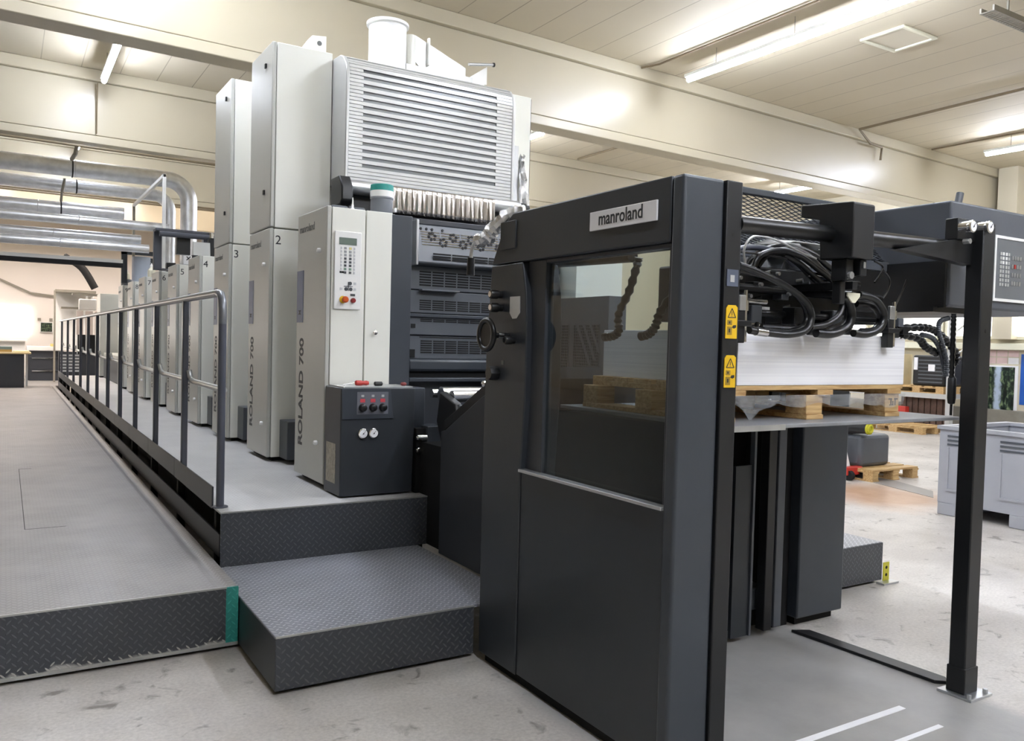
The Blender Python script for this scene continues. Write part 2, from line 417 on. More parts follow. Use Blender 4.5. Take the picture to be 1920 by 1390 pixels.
# right wall: window band, ledge, posters
def rwin(n, ya, yb):
    o = MB(); o.box(17.93, 18.0, ya, yb, 1.90, 1.97); o.box(17.93, 18.0, ya, yb, 2.9, 2.97)
    o.box(17.93, 18.0, ya, ya+.06, 1.97, 2.9); o.box(17.93, 18.0, yb-.06, yb, 1.97, 2.9)
    w = struct(o.build('window_%d' % n, M['offwhite'], bevel=.006))
    B(17.95, 17.97, ya+.06, yb-.06, 1.97, 2.9).build('pane', M['pane'], w)
rwin(1, 8.2, 9.45); rwin(2, 9.5, 10.75); rwin(3, 10.8, 12.6); rwin(4, 12.7, 14.4)
struct(B(17.78, 18.0, 7.5, 15, 1.68, 1.82).build('trim_1', M['offwhite'], bevel=.01))
struct(B(17.86, 18.0, 7.5, 15, 0, .42).build('baseboard_right', M['conduit_grey'], bevel=.01))
struct(B(17.7, 18.0, 9.2, 9.6, 1.9, ZC).build('trim_2', M['wall'], bevel=.01))

def poster_mat():
    m, N, L, b = nt('waterfall_print'); b.inputs['Roughness'].default_value = .3
    tc = N.new('ShaderNodeTexCoord'); sp = N.new('ShaderNodeSeparateXYZ'); L.new(tc.outputs['Generated'], sp.inputs[0])
    nz = N.new('ShaderNodeTexNoise'); nz.inputs['Scale'].default_value = 8; nz.inputs['Detail'].default_value = 10; L.new(tc.outputs['Generated'], nz.inputs['Vector'])
    rp = N.new('ShaderNodeValToRGB'); e = rp.color_ramp.elements
    e[0].position = .38; e[0].color = lin('#131a17'); e[1].position = .70; e[1].color = lin('#8a9d74')
    k = e.new(.52); k.color = lin('#2a3a30')
    L.new(nz.outputs['Fac'], rp.inputs['Fac'])
    a = N.new('ShaderNodeMath'); a.operation = 'SUBTRACT'; a.inputs[1].default_value = .58; L.new(sp.outputs['Y'], a.inputs[0])
    ab = N.new('ShaderNodeMath'); ab.operation = 'ABSOLUTE'; L.new(a.outputs[0], ab.inputs[0])
    n2 = N.new('ShaderNodeMath'); n2.operation = 'MULTIPLY_ADD'; n2.inputs[1].default_value = .25; L.new(nz.outputs['Fac'], n2.inputs[0]); L.new(ab.outputs[0], n2.inputs[2])
    mr = N.new('ShaderNodeMapRange'); mr.inputs['From Min'].default_value = .27; mr.inputs['From Max'].default_value = .18; L.new(n2.outputs[0], mr.inputs['Value'])
    mx = N.new('ShaderNodeMixRGB'); mx.inputs[2].default_value = lin('#b9c7d8'); L.new(mr.outputs[0], mx.inputs['Fac']); L.new(rp.outputs['Color'], mx.inputs[1])
    L.new(mx.outputs[0], b.inputs['Base Color']); return m
pt = thing('wall_poster', 'large poster of a waterfall in a dark green forest on the far wall', 'poster', (17.98, 9.5, .30))
B(17.98, 18.0, 9.17, 9.87, .30, 1.35).build('paper', M['paper'], pt); B(17.97, 17.98, 9.23, 9.81, .36, 1.32).build('print', poster_mat(), pt)
pn = mat('pink_notice', '#e2c9c6', .6)
k = 0
nl = ['pink notice at the top beside the window end of the block above the waterfall poster', 'pink notice in the middle of the upper row above the waterfall poster', 'pink notice in the upper row above the waterfall poster, nearest the blue poster',
      'pink notice at the bottom on the window side, touching the waterfall poster', 'pink notice in the middle of the lower row above the waterfall poster', 'pale notice in the lower row above the waterfall poster, nearest the blue poster']
for r in range(2):
    for c in range(3):
        tag(B(17.99, 18.0, 9.64-c*.235, 9.85-c*.235, 1.54-r*.15, 1.67-r*.15).build('notice_sheet', pn if k < 5 else M['paper']), nl[k], 'notice', 'notices above the waterfall poster'); k += 1
tag(B(17.985, 17.999, 8.5, 9.12, .55, 1.6).build('blue_poster', mat('blue_print', '#2f63b8', .3)), 'blue poster cut by the photo edge beside the waterfall poster', 'poster')

# ------------------------------------------------------------------ lamps
LAMPS = [(1.2, -2.4), (4.5, 2.62), (1.2, 5.4), (1.2, 10.4), (1.2, 15.6), (-5.5, 20.6), (4.5, -2.4),  # battens standing off the seen rows are unseen additions for extra light
         (7.88, -2.4), (7.88, 5.45), (7.88, 12.0), (7.88, 16.3), (15.1, 5.4), (15.2, 10.6), (15.2, 15.6), (15.1, -2.4), (.2, 20.2), (3.4, 20.2), (-2.6, 20.2)]
vis = {(1.2, 10.4): 'lit fluorescent batten under the ceiling behind the cream towers, nearest the pale pipe ducts',
       (7.88, 5.45): 'long lit fluorescent batten above the sheet feeder, nearest and largest of the ceiling lamps',
       (7.88, 12.0): 'short glimpse of a lit batten beside the cream tower edge under the second bay',
       (15.2, 10.6): 'lit batten seen just above the expanded metal guard of the feeder',
       (15.1, 5.4): 'lit batten at the photo edge above the sensor on the dark cabinet'}
def lamp(x, y, ln=3.05):
    key = (x, y)
    if key == (7.88, 5.45): y, ln = 4.9, 3.6
    if 2 < y < 3: ln = 2.4
    far = y > 19
    lab = vis.get(key, 'lit fluorescent batten hanging unseen from the ceiling')
    r = thing('ceiling_lamp', lab, 'lamp', (x, y+ln/2, 5.16), 'fluorescent battens under the ceiling')
    MB().box(x-.05, x+.05, y, y+ln, 5.215, 5.26).build('housing', M['white'], r, bevel=.008)
    MB().cyl((x, y+.03, 5.185), (x, y+ln-.03, 5.185), .034, n=12).build('tube', M['tubefar'] if far else M['tubefrontfill'] if y < 4 and x < 7 else M['tube'], r)
    for t in (.15, .5, .85): MB().cyl((x, y+ln*t, 5.26), (x, y+ln*t, ZC), .005, n=6).build('hanger', M['conduit_grey'], r)
    return r
for x, y in LAMPS: lamp(x, y)

# conduits and small fittings on the ceiling
def pipe(name, pts, r, m, label, cat, group=None, n=8):
    return tag(MB().tube(pts, r, n=n).build(name, m), label, cat, group)
z = ZC-.03
pipe('ceiling_conduit', [(7.55, 9.06, z), (7.65, 8.8, z), (7.72, 2.0, z)], .014, M['conduit'], 'thin brown conduit along the ceiling beside the nearest long lamp', 'conduit')
pipe('ceiling_conduit', [(13.42, 9.38, z-.42), (13.42, 9.36, z-.2), (13.0, 9.3, z-.2), (12.62, 9.25, z-.02), (12.58, 6.0, z), (12.57, 1.0, z)], .022, M['conduit'],
     'brown conduit with a double bend where it drops down the beam', 'conduit')
pipe('ceiling_conduit', [(15.0, 9.4, z), (15.0, 2.0, z)], .016, M['conduit'], 'thin brown conduit above the lamp at the photo edge', 'conduit')
pipe('ceiling_conduit', [(10.2, 14.2, z), (10.2, 10.2, z)], .022, M['conduit'], 'reddish brown conduit above the feeder frame in the second bay', 'conduit')
pipe('beam_drop_wire', [(1.15, 13.82, 5.25), (1.15, 13.87, 4.9), (1.15, 13.90, 4.52)], .010, M['conduit'], 'thin grey drop wire down the beam behind the glowing batten near the ducts', 'conduit')
v = thing('ceiling_vent', 'square ceiling hatch with a raised rim beside the nearest long lamp', 'vent', (9.45, 6.42, ZC-.03))
m_ = MB()
for a in ((9.1, 9.8, 6.12, 6.17), (9.1, 9.8, 6.67, 6.72), (9.1, 9.15, 6.17, 6.67), (9.75, 9.8, 6.17, 6.67)): m_.box(*a, ZC-.03, ZC)
m_.build('frame', M['offwhite'], v, bevel=.008); B(9.15, 9.75, 6.17, 6.67, ZC-.012, ZC-.002).build('panel', M['beam'], v)
t = thing('cable_tray', 'perforated grey cable tray at the top corner of the photo', 'cable tray', (9.6, 5.0, 5.25))
m_ = MB(); m_.box(9.0, 13.0, 5.0, 5.02, 5.25, 5.31); m_.box(9.0, 13.0, 5.14, 5.16, 5.25, 5.31)
for i in range(80): m_.box(9.0+i*.05, 9.03+i*.05, 5.02, 5.14, 5.25, 5.256)
m_.build('tray', M['conduit_grey'], t)
for x in (9.4, 11.2): B(x, x+.02, 5.07, 5.09, 5.256, ZC).build('hanger', M['conduit_grey'], t)
tag(B(5.05, 5.15, 6.98, 7.05, ZC-.09, ZC).build('ceiling_junction_box', M['conduit']), 'small brown junction box on the ceiling above the pale tower', 'junction box')

# ------------------------------------------------------------------ walkway platform, step, deck
w = thing('walkway_platform', 'low broad tread plate platform beside the press with a teal taped corner', 'platform', (-1.0, 12.0, 0))
B(-5.0, .89, 4.18, 21.9, .285, .31).build('tread_top', M['plate_xy'], w, bevel=.004)
MB().prism([(.888, .27), (.888, .31), (.90, .309), (.918, .298), (.935, .290), (.952, .293), (.965, .304), (.98, .309), (.994, .307), (1.0, .30), (1.0, .27)], 'y', 4.18, 21.9).build('edge_lip', M['plate_xy'], w)
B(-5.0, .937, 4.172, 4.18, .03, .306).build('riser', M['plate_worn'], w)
B(-5.0, .94, 4.169, 4.178, .304, .3125).build('nosing', M['railtop'], w)
B(.937, .996, 4.170, 4.18, .03, .309).build('teal_tape', M['plate_teal'], w)['label'] = 'teal taped corner'
B(-5.0, .996, 4.166, 4.176, .018, .034).build('scuffed_edge', M['railtop'], w)
B(-4.9, .97, 4.21, 21.8, 0.0, .27).build('understructure', M['void'], w)
for a in ((.109, .113, 5.95, 8.6), (.113, .34, 5.95, 5.956), (.113, .21, 8.59, 8.6)): B(*a, .3095, .3106).build('plate_joint', M['void'], w)
s = thing('step', 'single tread plate step standing in front of the press deck', 'step', (1.5, 4.1, 0))
B(1.0, 2.24, 3.522, 4.74, .245, .258).build('tread_top', M['plate_step'], s, bevel=.003)
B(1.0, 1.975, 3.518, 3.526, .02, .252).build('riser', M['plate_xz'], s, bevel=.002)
B(1.0, 1.975, 3.515, 3.523, .2515, .2595).build('nosing', M['railtop'], s)
B(1.0, 1.006, 3.526, 4.70, .02, .248).build('side_plate', M['slate'], s)
B(1.03, 1.95, 3.56, 4.7, 0.0, .245).build('understructure', M['void'], s)

d = thing('press_deck', 'long raised tread plate deck running alongside the cream printing units', 'deck', (1.6, 12.0, .26))
B(1.03, 2.4, 4.752, 21.3, .552, .565).build('tread_top', M['plate_deck'], d, bevel=.003)
B(1.03, 2.32, 4.742, 4.752, .258, .560).build('riser', M['plate_xz'], d)
B(1.03, 2.3, 4.739, 4.747, .559, .5665).build('nosing', M['railtop'], d)
m_ = MB(); y = 4.94
while y < 21.2:
    m_.box(1.022, 1.032, y, min(y+1.245, 21.25), .552, .68); y += 1.25
m_.build('toe_board', M['slate_light'], d, bevel=.002)
B(1.035, 1.045, 4.80, 21.25, .30, .43).build('skirting_plate', M['dark'], d)
m_ = MB()
for i in range(14): m_.box(1.06, 1.11, 5.0+i*1.25, 5.05+i*1.25, 0, .552)
m_.box(1.3, 2.3, 4.8, 21.2, 0, .3)
m_.build('support', M['void'], d)

PY = [4.905, 6.05, 7.32, 8.57, 9.8, 11.05, 12.42, 13.85, 15.3, 16.9, 18.6, 20.6]
r = thing('handrail', 'long grey tubular handrail along the edge of the press deck', 'handrail', (1.07, 12.5, .565))
MB().tube([(1.06, 21.2, 1.80)] + [(1.06, p, 1.80) for p in PY[::-1][:-1]] + [(1.06, 5.02, 1.80), (1.06, 4.96, 1.79), (1.06, 4.92, 1.755), (1.06, 4.905, 1.70), (1.06, 4.905, 1.62)], .023, n=12).build('top_rail', M['railbar'], r)
for i, p in enumerate(PY):
    z0 = .565
    if i == 0: MB().cyl((1.06, p, z0), (1.06, p, 1.63), .0225, n=14).cyl((1.06, p, z0), (1.06, p, z0+.006), .045, n=14).build('post', M['rail'], r)
    else: MB().box(1.04, 1.08, p-.022, p+.022, z0, 1.785).build('post', M['rail'], r, bevel=.008)
for a, b2 in zip(PY, PY[1:]):
    pts = [(1.065, a, 1.235), (1.095, a+.1, 1.235), (1.098, b2-.10, 1.235), (1.096, b2-.05, 1.243), (1.09, b2-.03, 1.265), (1.082, b2-.026, 1.31)]
    MB().tube(pts, .019, n=10).build('mid_rail', M['railtop'], r)

# ------------------------------------------------------------------ printing units
UY_ = [5.2, 6.56, 7.95, 9.32, 10.70, 12.05, 13.4, 14.75, 16.1]
def unit(n, y):
    lab = {1: 'first cream printing unit, the one with a white keypad panel on its front',
           2: 'cream printing unit marked with the number 2 under its tall tower',
           3: 'cream printing unit marked with the number 3'}.get(n, 'cream printing unit marked with the number %d along the deck' % n)
    u = thing('printing_unit', lab, 'printing unit', (1.77, y+.3, .565), 'cream printing units along the deck')
    B(1.80, 2.25, y+.03, y+.62, .60, 2.405).build('cabinet', M['cream'], u, bevel=.005)
    B(3.75, 4.2, y+.0, y+.62, .60, 2.405).build('drive_cabinet', M['cream'], u, bevel=.005)
    B(1.82, 2.24, y+.04, y+.6, .565, .60).build('plinth', M['void'], u)
    B(2.25, 3.75, y+.37, y+1.12, .565, 2.2).build('press_frame', M['dark'], u)
    B(2.12, 2.25, y+.62, y+1.12, .565, 2.3).build('inner_panel', M['dark'], u)
    dd = B(1.765, 1.795, y, y+.62, .60, 2.41).build('side_door', M['cream_shaded'], u, bevel=.006)
    for zz in (2.13, .86):
        MB().lathe((1.765, y+.13, zz), [(.0, -.022), (.012, -.022), (.016, -.014), (.016, 0)], 12, (1, 0, 0)).build('lock_knob', M['white'], dd)
    bl = B(1.762, 1.765, y+.47, y+.61, 1.66, 2.02).build('blue_label', M['blue'], dd)
    MB().prism([(y+.51, 1.715), (y+.57, 1.715), (y+.545, 1.73), (y+.57, 1.745), (y+.51, 1.745), (y+.535, 1.73)], 'x', 1.7605, 1.762).build('emblem', M['ink'], dd)
    text('lettering', 'manroland', .072, (1.7645, y+.575, 2.305), LX, LY, M['grey_ink'], dd, squeeze=1.05, bold=.0012)
    text('model_lettering', 'ROLAND 700', .125, (1.7645, y+.49, .80), UX, UY, M['ink'], dd, bold=.0032, squeeze=1.02)
    if n == 1:
        B(1.798, 2.025, y-.004, y+.03, .60, 2.405).build('front_panel', M['cream'], u, bevel=.004)
        B(2.033, 2.215, y-.004, y+.03, .60, 2.405).build('front_panel', M['cream'], u, bevel=.004)
        B(2.22, 2.37, y+.01, y+.12, .60, 2.40).build('corner_post', M['slate_light'], u, bevel=.004)
    else:
        B(1.798, 2.25, y-.004, y+.03, .60, 2.405).build('front_panel', M['cream'], u, bevel=.004)
        text('number', str(n), .10, (1.806, y-.0045, 2.315), FX, FY, M['ink'], u)
        B(1.865, 2.25, y-.22, y-.005, .60, .90).build('foot_box', M['guard'], u, bevel=.005)
    return u
U = {}
for n, y in enumerate(UY_[:4], 1): U[n] = unit(n, y)
for n in range(5, 10):
    dl = UY_[n-1]-UY_[3]
    q = dup(U[4], (0, dl, 0), 'cream printing unit marked with the number %d along the deck' % n)
    for c in list(q.children):
        if c.name.startswith('number'):
            bpy.data.objects.remove(c)
            text('number', str(n), .10, (1.806, UY_[n-1]-.0045, 2.315), FX, FY, M['ink'], q)
    U[n] = q

# keypad on unit 1 (a part of the unit)
u1 = U[1]; yf = 5.192
kp = B(1.812, 1.995, yf-.012, yf, 1.745, 2.252).build('keypad', M['white'], u1, bevel=.005)
B(1.842, 1.960, yf-.0155, yf-.012, 2.165, 2.21).build('display', M['lcd'], kp)
bc = [mat('key_grey', '#9a9b9c'), mat('key_dark', '#4b4d50'), mat('key_yellow', '#d8c983'), mat('key_green', '#7f9a86'), mat('key_pale', '#c9cacc')]
for rr in range(8):
    for cc, xx in enumerate((1.857, 1.884, 1.918, 1.946)):
        zz = 2.142-rr*.0225
        mm = bc[4] if cc in (0, 3) else (bc[2] if (rr == 0 and cc == 2) else bc[1] if rr in (3, 4, 5, 7) else bc[3] if rr == 6 else bc[0])
        w_ = .010 if cc in (1, 2) else .006
        B(xx-w_*.8, xx+w_*.8, yf-.0145, yf-.012, zz-.0075, zz+.0075).build('key', mm, kp)
B(1.848, 1.876, yf-.0145, yf-.012, 1.98, 1.992).build('key', M['void'], kp)
for xx, zz, rr in ((1.92, 1.915, .012), (1.893, 1.877, .012), (1.925, 1.877, .012)): MB().cyl((xx, yf-.015, zz), (xx, yf-.012, zz), rr, n=12).build('key', bc[1], kp)
m_ = MB(); m_.box(1.878, 1.938, yf-.0142, yf-.012, 1.893, 1.897); m_.box(1.906, 1.910, yf-.0142, yf-.012, 1.865, 1.925); m_.build('cross_mark', M['ink'], kp)
for xx, zz in ((1.86, 1.877), (1.953, 1.915), (1.953, 1.877)): B(xx-.008, xx+.008, yf-.0142, yf-.012, zz-.008, zz+.008).build('key', bc[4], kp)
B(1.923, 1.955, yf-.0142, yf-.012, 1.833, 1.848).build('button_label', bc[1], kp)
MB().lathe((1.873, yf-.012, 1.808), [(.024, 0), (.024, .003)], 20, (0, -1, 0)).build('stop_ring', M['yellow'], kp)
MB().lathe((1.880, yf-.012, 1.808), [(.012, 0), (.012, .018), (.021, .02), (.021, .034), (.015, .04)], 20, (0, -1, 0)).build('stop_button', M['orange'], kp)
MB().lathe((1.942, yf-.012, 1.805), [(.017, 0), (.017, .01), (.013, .02)], 18, (0, -1, 0)).build('red_button', mat('dark_red_plastic', '#8d2f30', .3), kp)
MB().lathe((2.10, yf-.012, 1.60), [(.016, 0), (.016, .008), (.006, .014)], 14, (0, -1, 0)).build('key_lock', M['chrome'], u1)

# centre guards of unit 1
g = thing('front_guard', 'dark grey louvred guard between the cream cabinet and the feeder', 'guard', (3.0, 5.55, .57))
def slots(xa, xb, za, zb, nc, nr, y):
    m = MB()
    cw = (xb-xa)/nc; rh = (zb-za)/nr
    for i in range(nc):
        for j in range(nr): m.box(xa+i*cw+.006, xa+(i+1)*cw-.006, y-.0025, y+.002, za+j*rh+rh*.22, za+(j+1)*rh-rh*.18)
    return m
def gpanel(za, zb, y=5.5, x0=2.475, x1=3.74): return B(x0, x1, y, y+.03, za, zb).build('guard_panel', M['guard'], g, bevel=.006)
p = gpanel(1.925, 2.10); slots(2.56, 3.70, 1.95, 2.065, 11, 6, 5.5).build('louvre_slots', M['void'], p)
p = gpanel(1.755, 1.92); slots(2.565, 3.70, 1.775, 1.855, 11, 5, 5.5).build('louvre_slots', M['void'], p)
B(2.56, 2.87, 5.44, 5.50, 1.915, 1.928).build('handle_bar', M['guard'], p, bevel=.004)
p = gpanel(1.595, 1.75, 5.49); slots(2.57, 3.70, 1.69, 1.715, 11, 2, 5.49).build('louvre_slots', M['void'], p)
B(2.475, 3.74, 5.47, 5.49, 1.725, 1.75).build('guard_rail', M['slate_light'], p, bevel=.004)
B(2.50, 2.535, 5.486, 5.49, 1.645, 1.675).build('latch', M['void'], p)
p = gpanel(1.42, 1.59); slots(2.58, 3.70, 1.46, 1.56, 11, 6, 5.5).build('louvre_slots', M['void'], p)
B(2.575, 3.70, 5.496, 5.50, 1.578, 1.584).build('slit', M['void'], p)
B(2.50, 2.54, 5.496, 5.50, 1.43, 1.49).build('latch', M['void'], p)
B(2.475, 3.74, 5.46, 5.53, 1.33, 1.42).build('guard_panel', M['slate_light'], g, bevel=.02)
B(2.475, 3.74, 5.50, 5.56, 1.285, 1.33).build('gap_shadow', M['void'], g)
B(2.475, 3.74, 5.44, 5.56, 1.255, 1.285).build('guard_bar', M['slate_light'], g, bevel=.006)
B(2.475, 3.74, 5.52, 5.56, .57, 1.255).build('lower_plate', M['dark'], g)
# tilted top guard with ring vents
tp = MB(); tp.prism([(5.40, 2.115), (5.42, 2.10), (5.55, 2.10), (5.55, 2.40), (5.50, 2.40)], 'x', 2.49, 3.74)
tpo = tp.build('tilted_guard', M['guard'], g, bevel=.008)
nrm = Vector((0, -.285, .1)).normalized()
def on_tilt(x, zz, d=.0):   # point on the tilted face
    tt = (zz-2.115)/(2.40-2.115); return Vector((x, 5.40+.10*tt, zz)) + Vector((0, -.944, .331))*d
m_ = MB()
for i in range(7):
    for j in range(6):
        zz = 2.245+j*.019
        a = on_tilt(2.555+i*.165, zz); b_ = on_tilt(2.555+i*.165+.15, zz+.007)
        m_.box(a.x, b_.x, a.y-.002, a.y+.012, a.z, b_.z)
m_.build('vent_slots', M['steel'], tpo)
m_ = MB()
for i, (xx, zz) in enumerate(((2.642, 2.312), (2.727, 2.272), (2.816, 2.315), (2.893, 2.27), (2.967, 2.312), (3.042, 2.268), (3.118, 2.312), (3.2, 2.268))):
    for q in range(6):
        a = 2*PI*q/6+.2
        c = on_tilt(xx+.026*math.cos(a), zz+.026*math.sin(a), .001)
        m_.cyl(c, c+Vector((0, -.944, .331))*.004, .0115, n=8)
m_.build('ring_vents', M['void'], tpo)
m_ = MB()
for xx in (2.56, 2.605, 2.65, 2.735): m_.cyl(on_tilt(xx, 2.365), on_tilt(xx, 2.365, .006), .010, n=10)
m_.build('screws', M['void'], tpo)
slots(2.62, 3.70, 2.135, 2.19, 7, 3, 5.405).build('louvre_slots', M['void'], tpo)
B(2.47, 2.49, 5.36, 5.56, 2.09, 2.41).build('side_cheek', M['alu'], tpo, bevel=.004)
B(2.37, 3.75, 5.50, 5.9, 2.40, 2.44).build('top_ledge', M['dark'], g, bevel=.005)
B(2.37, 2.475, 5.52, 5.56, .57, 2.40).build('end_panel', M['guard'], g)

# cans and bottles standing on unit 1
c = thing('ink_can', 'grey can with a teal and white lid on top of the first cream unit', 'can', (2.31, 5.62, 2.405))
MB().lathe((2.31, 5.62, 2.405), [(.078, 0), (.08, .005), (.08, .155), (.084, .16), (.084, .17)], 28).build('body', mat('can_grey', '#7b7f86', .35), c)
MB().lathe((2.31, 5.62, 2.575), [(.083, 0), (.083, .045)], 28).build('white_band', M['white'], c)
MB().lathe((2.31, 5.62, 2.62), [(.083, 0), (.083, .04), (.078, .045)], 28).build('teal_lid', M['teal'], c)
B(2.375, 2.392, 5.535, 5.56, 2.47, 2.50).build('sticker', M['paper'], c)
for xx, ll in ((2.0, 'low grey plastic tub beside the cream tower, on the first unit'), (2.13, 'low grey plastic tub between the other tub and the ink can')):
    tag(B(xx-.06, xx+.06, 5.62, 5.78, 2.405, 2.49).build('tub', M['guard'], bevel=.012), ll, 'tub', 'tubs on the first unit')
c = thing('spray_bottle', 'small clear nozzle bottle between the grey tubs', 'bottle', (2.065, 5.55, 2.405))
MB().lathe((2.065, 5.55, 2.405), [(.018, 0), (.02, .005), (.02, .05), (.008, .065), (.008, .085)], 14).build('body', M['paper'], c)
MB().lathe((2.065, 5.55, 2.49), [(.006, 0), (.004, .05)], 10).build('nozzle', M['white'], c)

# ------------------------------------------------------------------ towers, grille hood, pipe
def tower(label, xa, xb, y, y1, ztop, door):
    t = thing('dryer_tower', label, 'tower cabinet', ((xa+xb)/2, (y+y1)/2, 2.415))
    B(xa+(.035 if door else 0), xb, y+.006, y1, 2.418, ztop).build('cabinet', M['cream'], t, bevel=.006)
    if door:
        dd = B(xa-.003, xa+.03, y, y1, 2.42, ztop).build('side_door', M['cream_shaded'], t, bevel=.008)
        for zz in (ztop-.17, 2.69): B(xa-.016, xa-.003, y+.16, y+.19, zz, zz+.035).build('hinge', M['black'], dd)
    return t
tower('tall cream tower standing on the printing unit numbered 2', 1.768, 2.25, 6.56, 7.2, 3.86, True)
tower('tall cream tower standing on the printing unit numbered 3, half hidden behind the nearer tower', 1.768, 2.25, 7.95, 8.6, 3.93, True)
t = tower('cream tower on the far side of the louvred hood, beside a strip of foil', 3.93, 4.2, 6.62, 7.2, 3.86, False)
B(4.2, 4.212, 6.64, 7.2, 2.42, 3.85).build('trim_edge', M['ink'], t)
B(3.99, 4.05, 6.585, 6.62, 2.6, 3.38).build('perforated_rail', M['alu'], t)
B(3.965, 3.985, 6.585, 6.62, 2.6, 3.40).build('blue_strip', mat('blue_black', '#272a4a', .5), t)
rows = []
for i in range(14):
    zz = 2.55+i*.058; w_ = max(.03, .13-.0065*i)
    rows.append([(4.055+k_*w_/4+random.uniform(-.01, .01), 6.58+random.uniform(-.035, .02), zz+random.uniform(-.012, .012)) for k_ in range(6)])
MB().sheet(rows).build('foil_strip', M['foil'], t, solid=.002)
br = thing('lifting_bracket', 'white triangular lifting bracket on top of the tower numbered 2', 'bracket', (2.19, 6.9, 3.86))
MB().prism([(2.03, 3.86), (2.18, 4.085), (2.30, 4.10), (2.30, 3.86)], 'y', 6.88, 6.90).build('plate', M['cream'], br, bevel=.003)
MB().prism([(2.03, 3.86), (2.18, 4.085), (2.20, 4.085), (2.06, 3.86)], 'y', 6.90, 7.02).build('web', M['cream'], br)
MB().cyl((2.24, 6.876, 4.03), (2.24, 6.88, 4.03), .02, n=14).build('eye', M['grey_ink'], br)

h = thing('louvred_hood', 'wide silver louvred hood with a rounded top above the front guard', 'hood', (3.02, 6.5, 2.8))
prof = [(6.27, 2.80), (6.27, 3.62), (6.285, 3.70), (6.33, 3.76), (6.40, 3.79), (6.58, 3.80)]
m_ = MB(); m_.prism(prof + [(6.58, 2.80)], 'x', 2.345, 3.72); m_.build('inner_screen', mat('hood_inner', '#6f7273', .4, metal=.3), h)
m_ = MB()
nsl = 37
pl = [Vector((0, a, b_)) for a, b_ in prof[:5]]
tot = sum((q-p_).length for p_, q in zip(pl, pl[1:]))
def along(s_):
    for p_, q in zip(pl, pl[1:]):
        l_ = (q-p_).length
        if s_ <= l_: return p_+(q-p_)*(s_/l_), (q-p_).normalized()
        s_ -= l_
    return pl[-1], (pl[-1]-pl[-2]).normalized()
st = tot/nsl
def slat(s_, hh, xa, xb, thick):
    c_, t_ = along(s_); n_ = Vector((0, -t_.z, t_.y)); a_ = c_ - t_*hh/2; b_ = c_ + t_*hh/2
    P_ = [a_+n_*.002, b_+n_*.002, b_+n_*thick, a_+n_*thick]
    m_.prism([(p_.y, p_.z) for p_ in P_], 'x', xa, xb)
for i in range(nsl):
    s_ = (i+.5)*st
    if 3 < i < nsl-5: 
        slat(s_, st*.86, 2.28, 2.40, .012); slat(s_, st*.86, 3.62, 3.78, .012)
        if i % 2: slat(s_, st*1.0, 2.40, 3.62, .012)
    else: slat(s_, st*.86, 2.28, 3.78, .012)
m_.build('slats', M['alu_paint'], h)
for xa, xb in ((2.255, 2.285), (3.775, 3.805)):
    outer = [(p_[0]-.02 if p_[0] < 6.3 else p_[0], p_[1]+.015 if p_[1] > 3.7 else p_[1]) for p_ in prof]
    m_ = MB(); m_.prism(outer + [(6.62, 3.815), (6.62, 2.79)], 'x', xa, xb); m_.build('end_cheek', M['alu_paint'], h, bevel=.008)
B(2.27, 3.79, 6.62, 7.2, 2.45, 3.80).build('rear_body', M['cream'], h)
B(2.30, 3.76, 6.29, 6.33, 2.76, 2.80).build('bottom_rail', M['black'], h)
pc = thing('exhaust_pipe', 'short white flanged exhaust pipe rising behind the louvred hood', 'pipe', (2.86, 6.9, 3.8))
MB().lathe((2.86, 6.9, 3.80), [(.165, 0), (.165, .50), (.185, .505), (.185, .53), (.172, .535)], 36).build('pipe', M['white'], pc)
MB().lathe((3.06, 6.86, 3.88), [(.05, 0), (.05, .38)], 18).build('side_pipe', M['cream'], pc)
a = thing('swing_arm', 'folded grey metal arm sloping down from the exhaust pipe', 'arm', (3.35, 6.9, 4.0))
MB().prism([(3.10, 4.28), (3.62, 4.085), (3.62, 3.99), (3.16, 4.0), (3.10, 4.06)], 'y', 6.86, 6.875).build('web', M['alu_paint'], a)
MB().prism([(3.10, 4.28), (3.62, 4.085), (3.62, 4.075), (3.10, 4.265)], 'y', 6.875, 6.97).build('flange', M['alu_paint'], a)
B(3.225, 3.24, 6.83, 6.86, 4.03, 4.27).build('rib', M['cream'], a)
B(3.0, 3.66, 6.80, 7.0, 3.80, 3.99).build('base', M['alu_paint'], a)
a = thing('corner_bracket', 'small white gusset with a steel rod near the end of the hood', 'bracket', (3.77, 6.9, 3.98))
MB().prism([(3.62, 3.98), (3.86, 3.98), (3.86, 4.15)], 'y', 6.88, 6.90).build('gusset', M['white'], a)
MB().cyl((3.64, 6.84, 4.12), (3.90, 6.84, 4.165), .014, n=10).build('rod', M['alu'], a)
MB().cyl((3.90, 6.84, 4.165), (3.915, 6.84, 4.167), .02, n=10).build('rod_cap', M['black'], a)
B(3.66, 3.79, 6.80, 7.0, 3.80, 3.98).build('foot', M['white'], a)

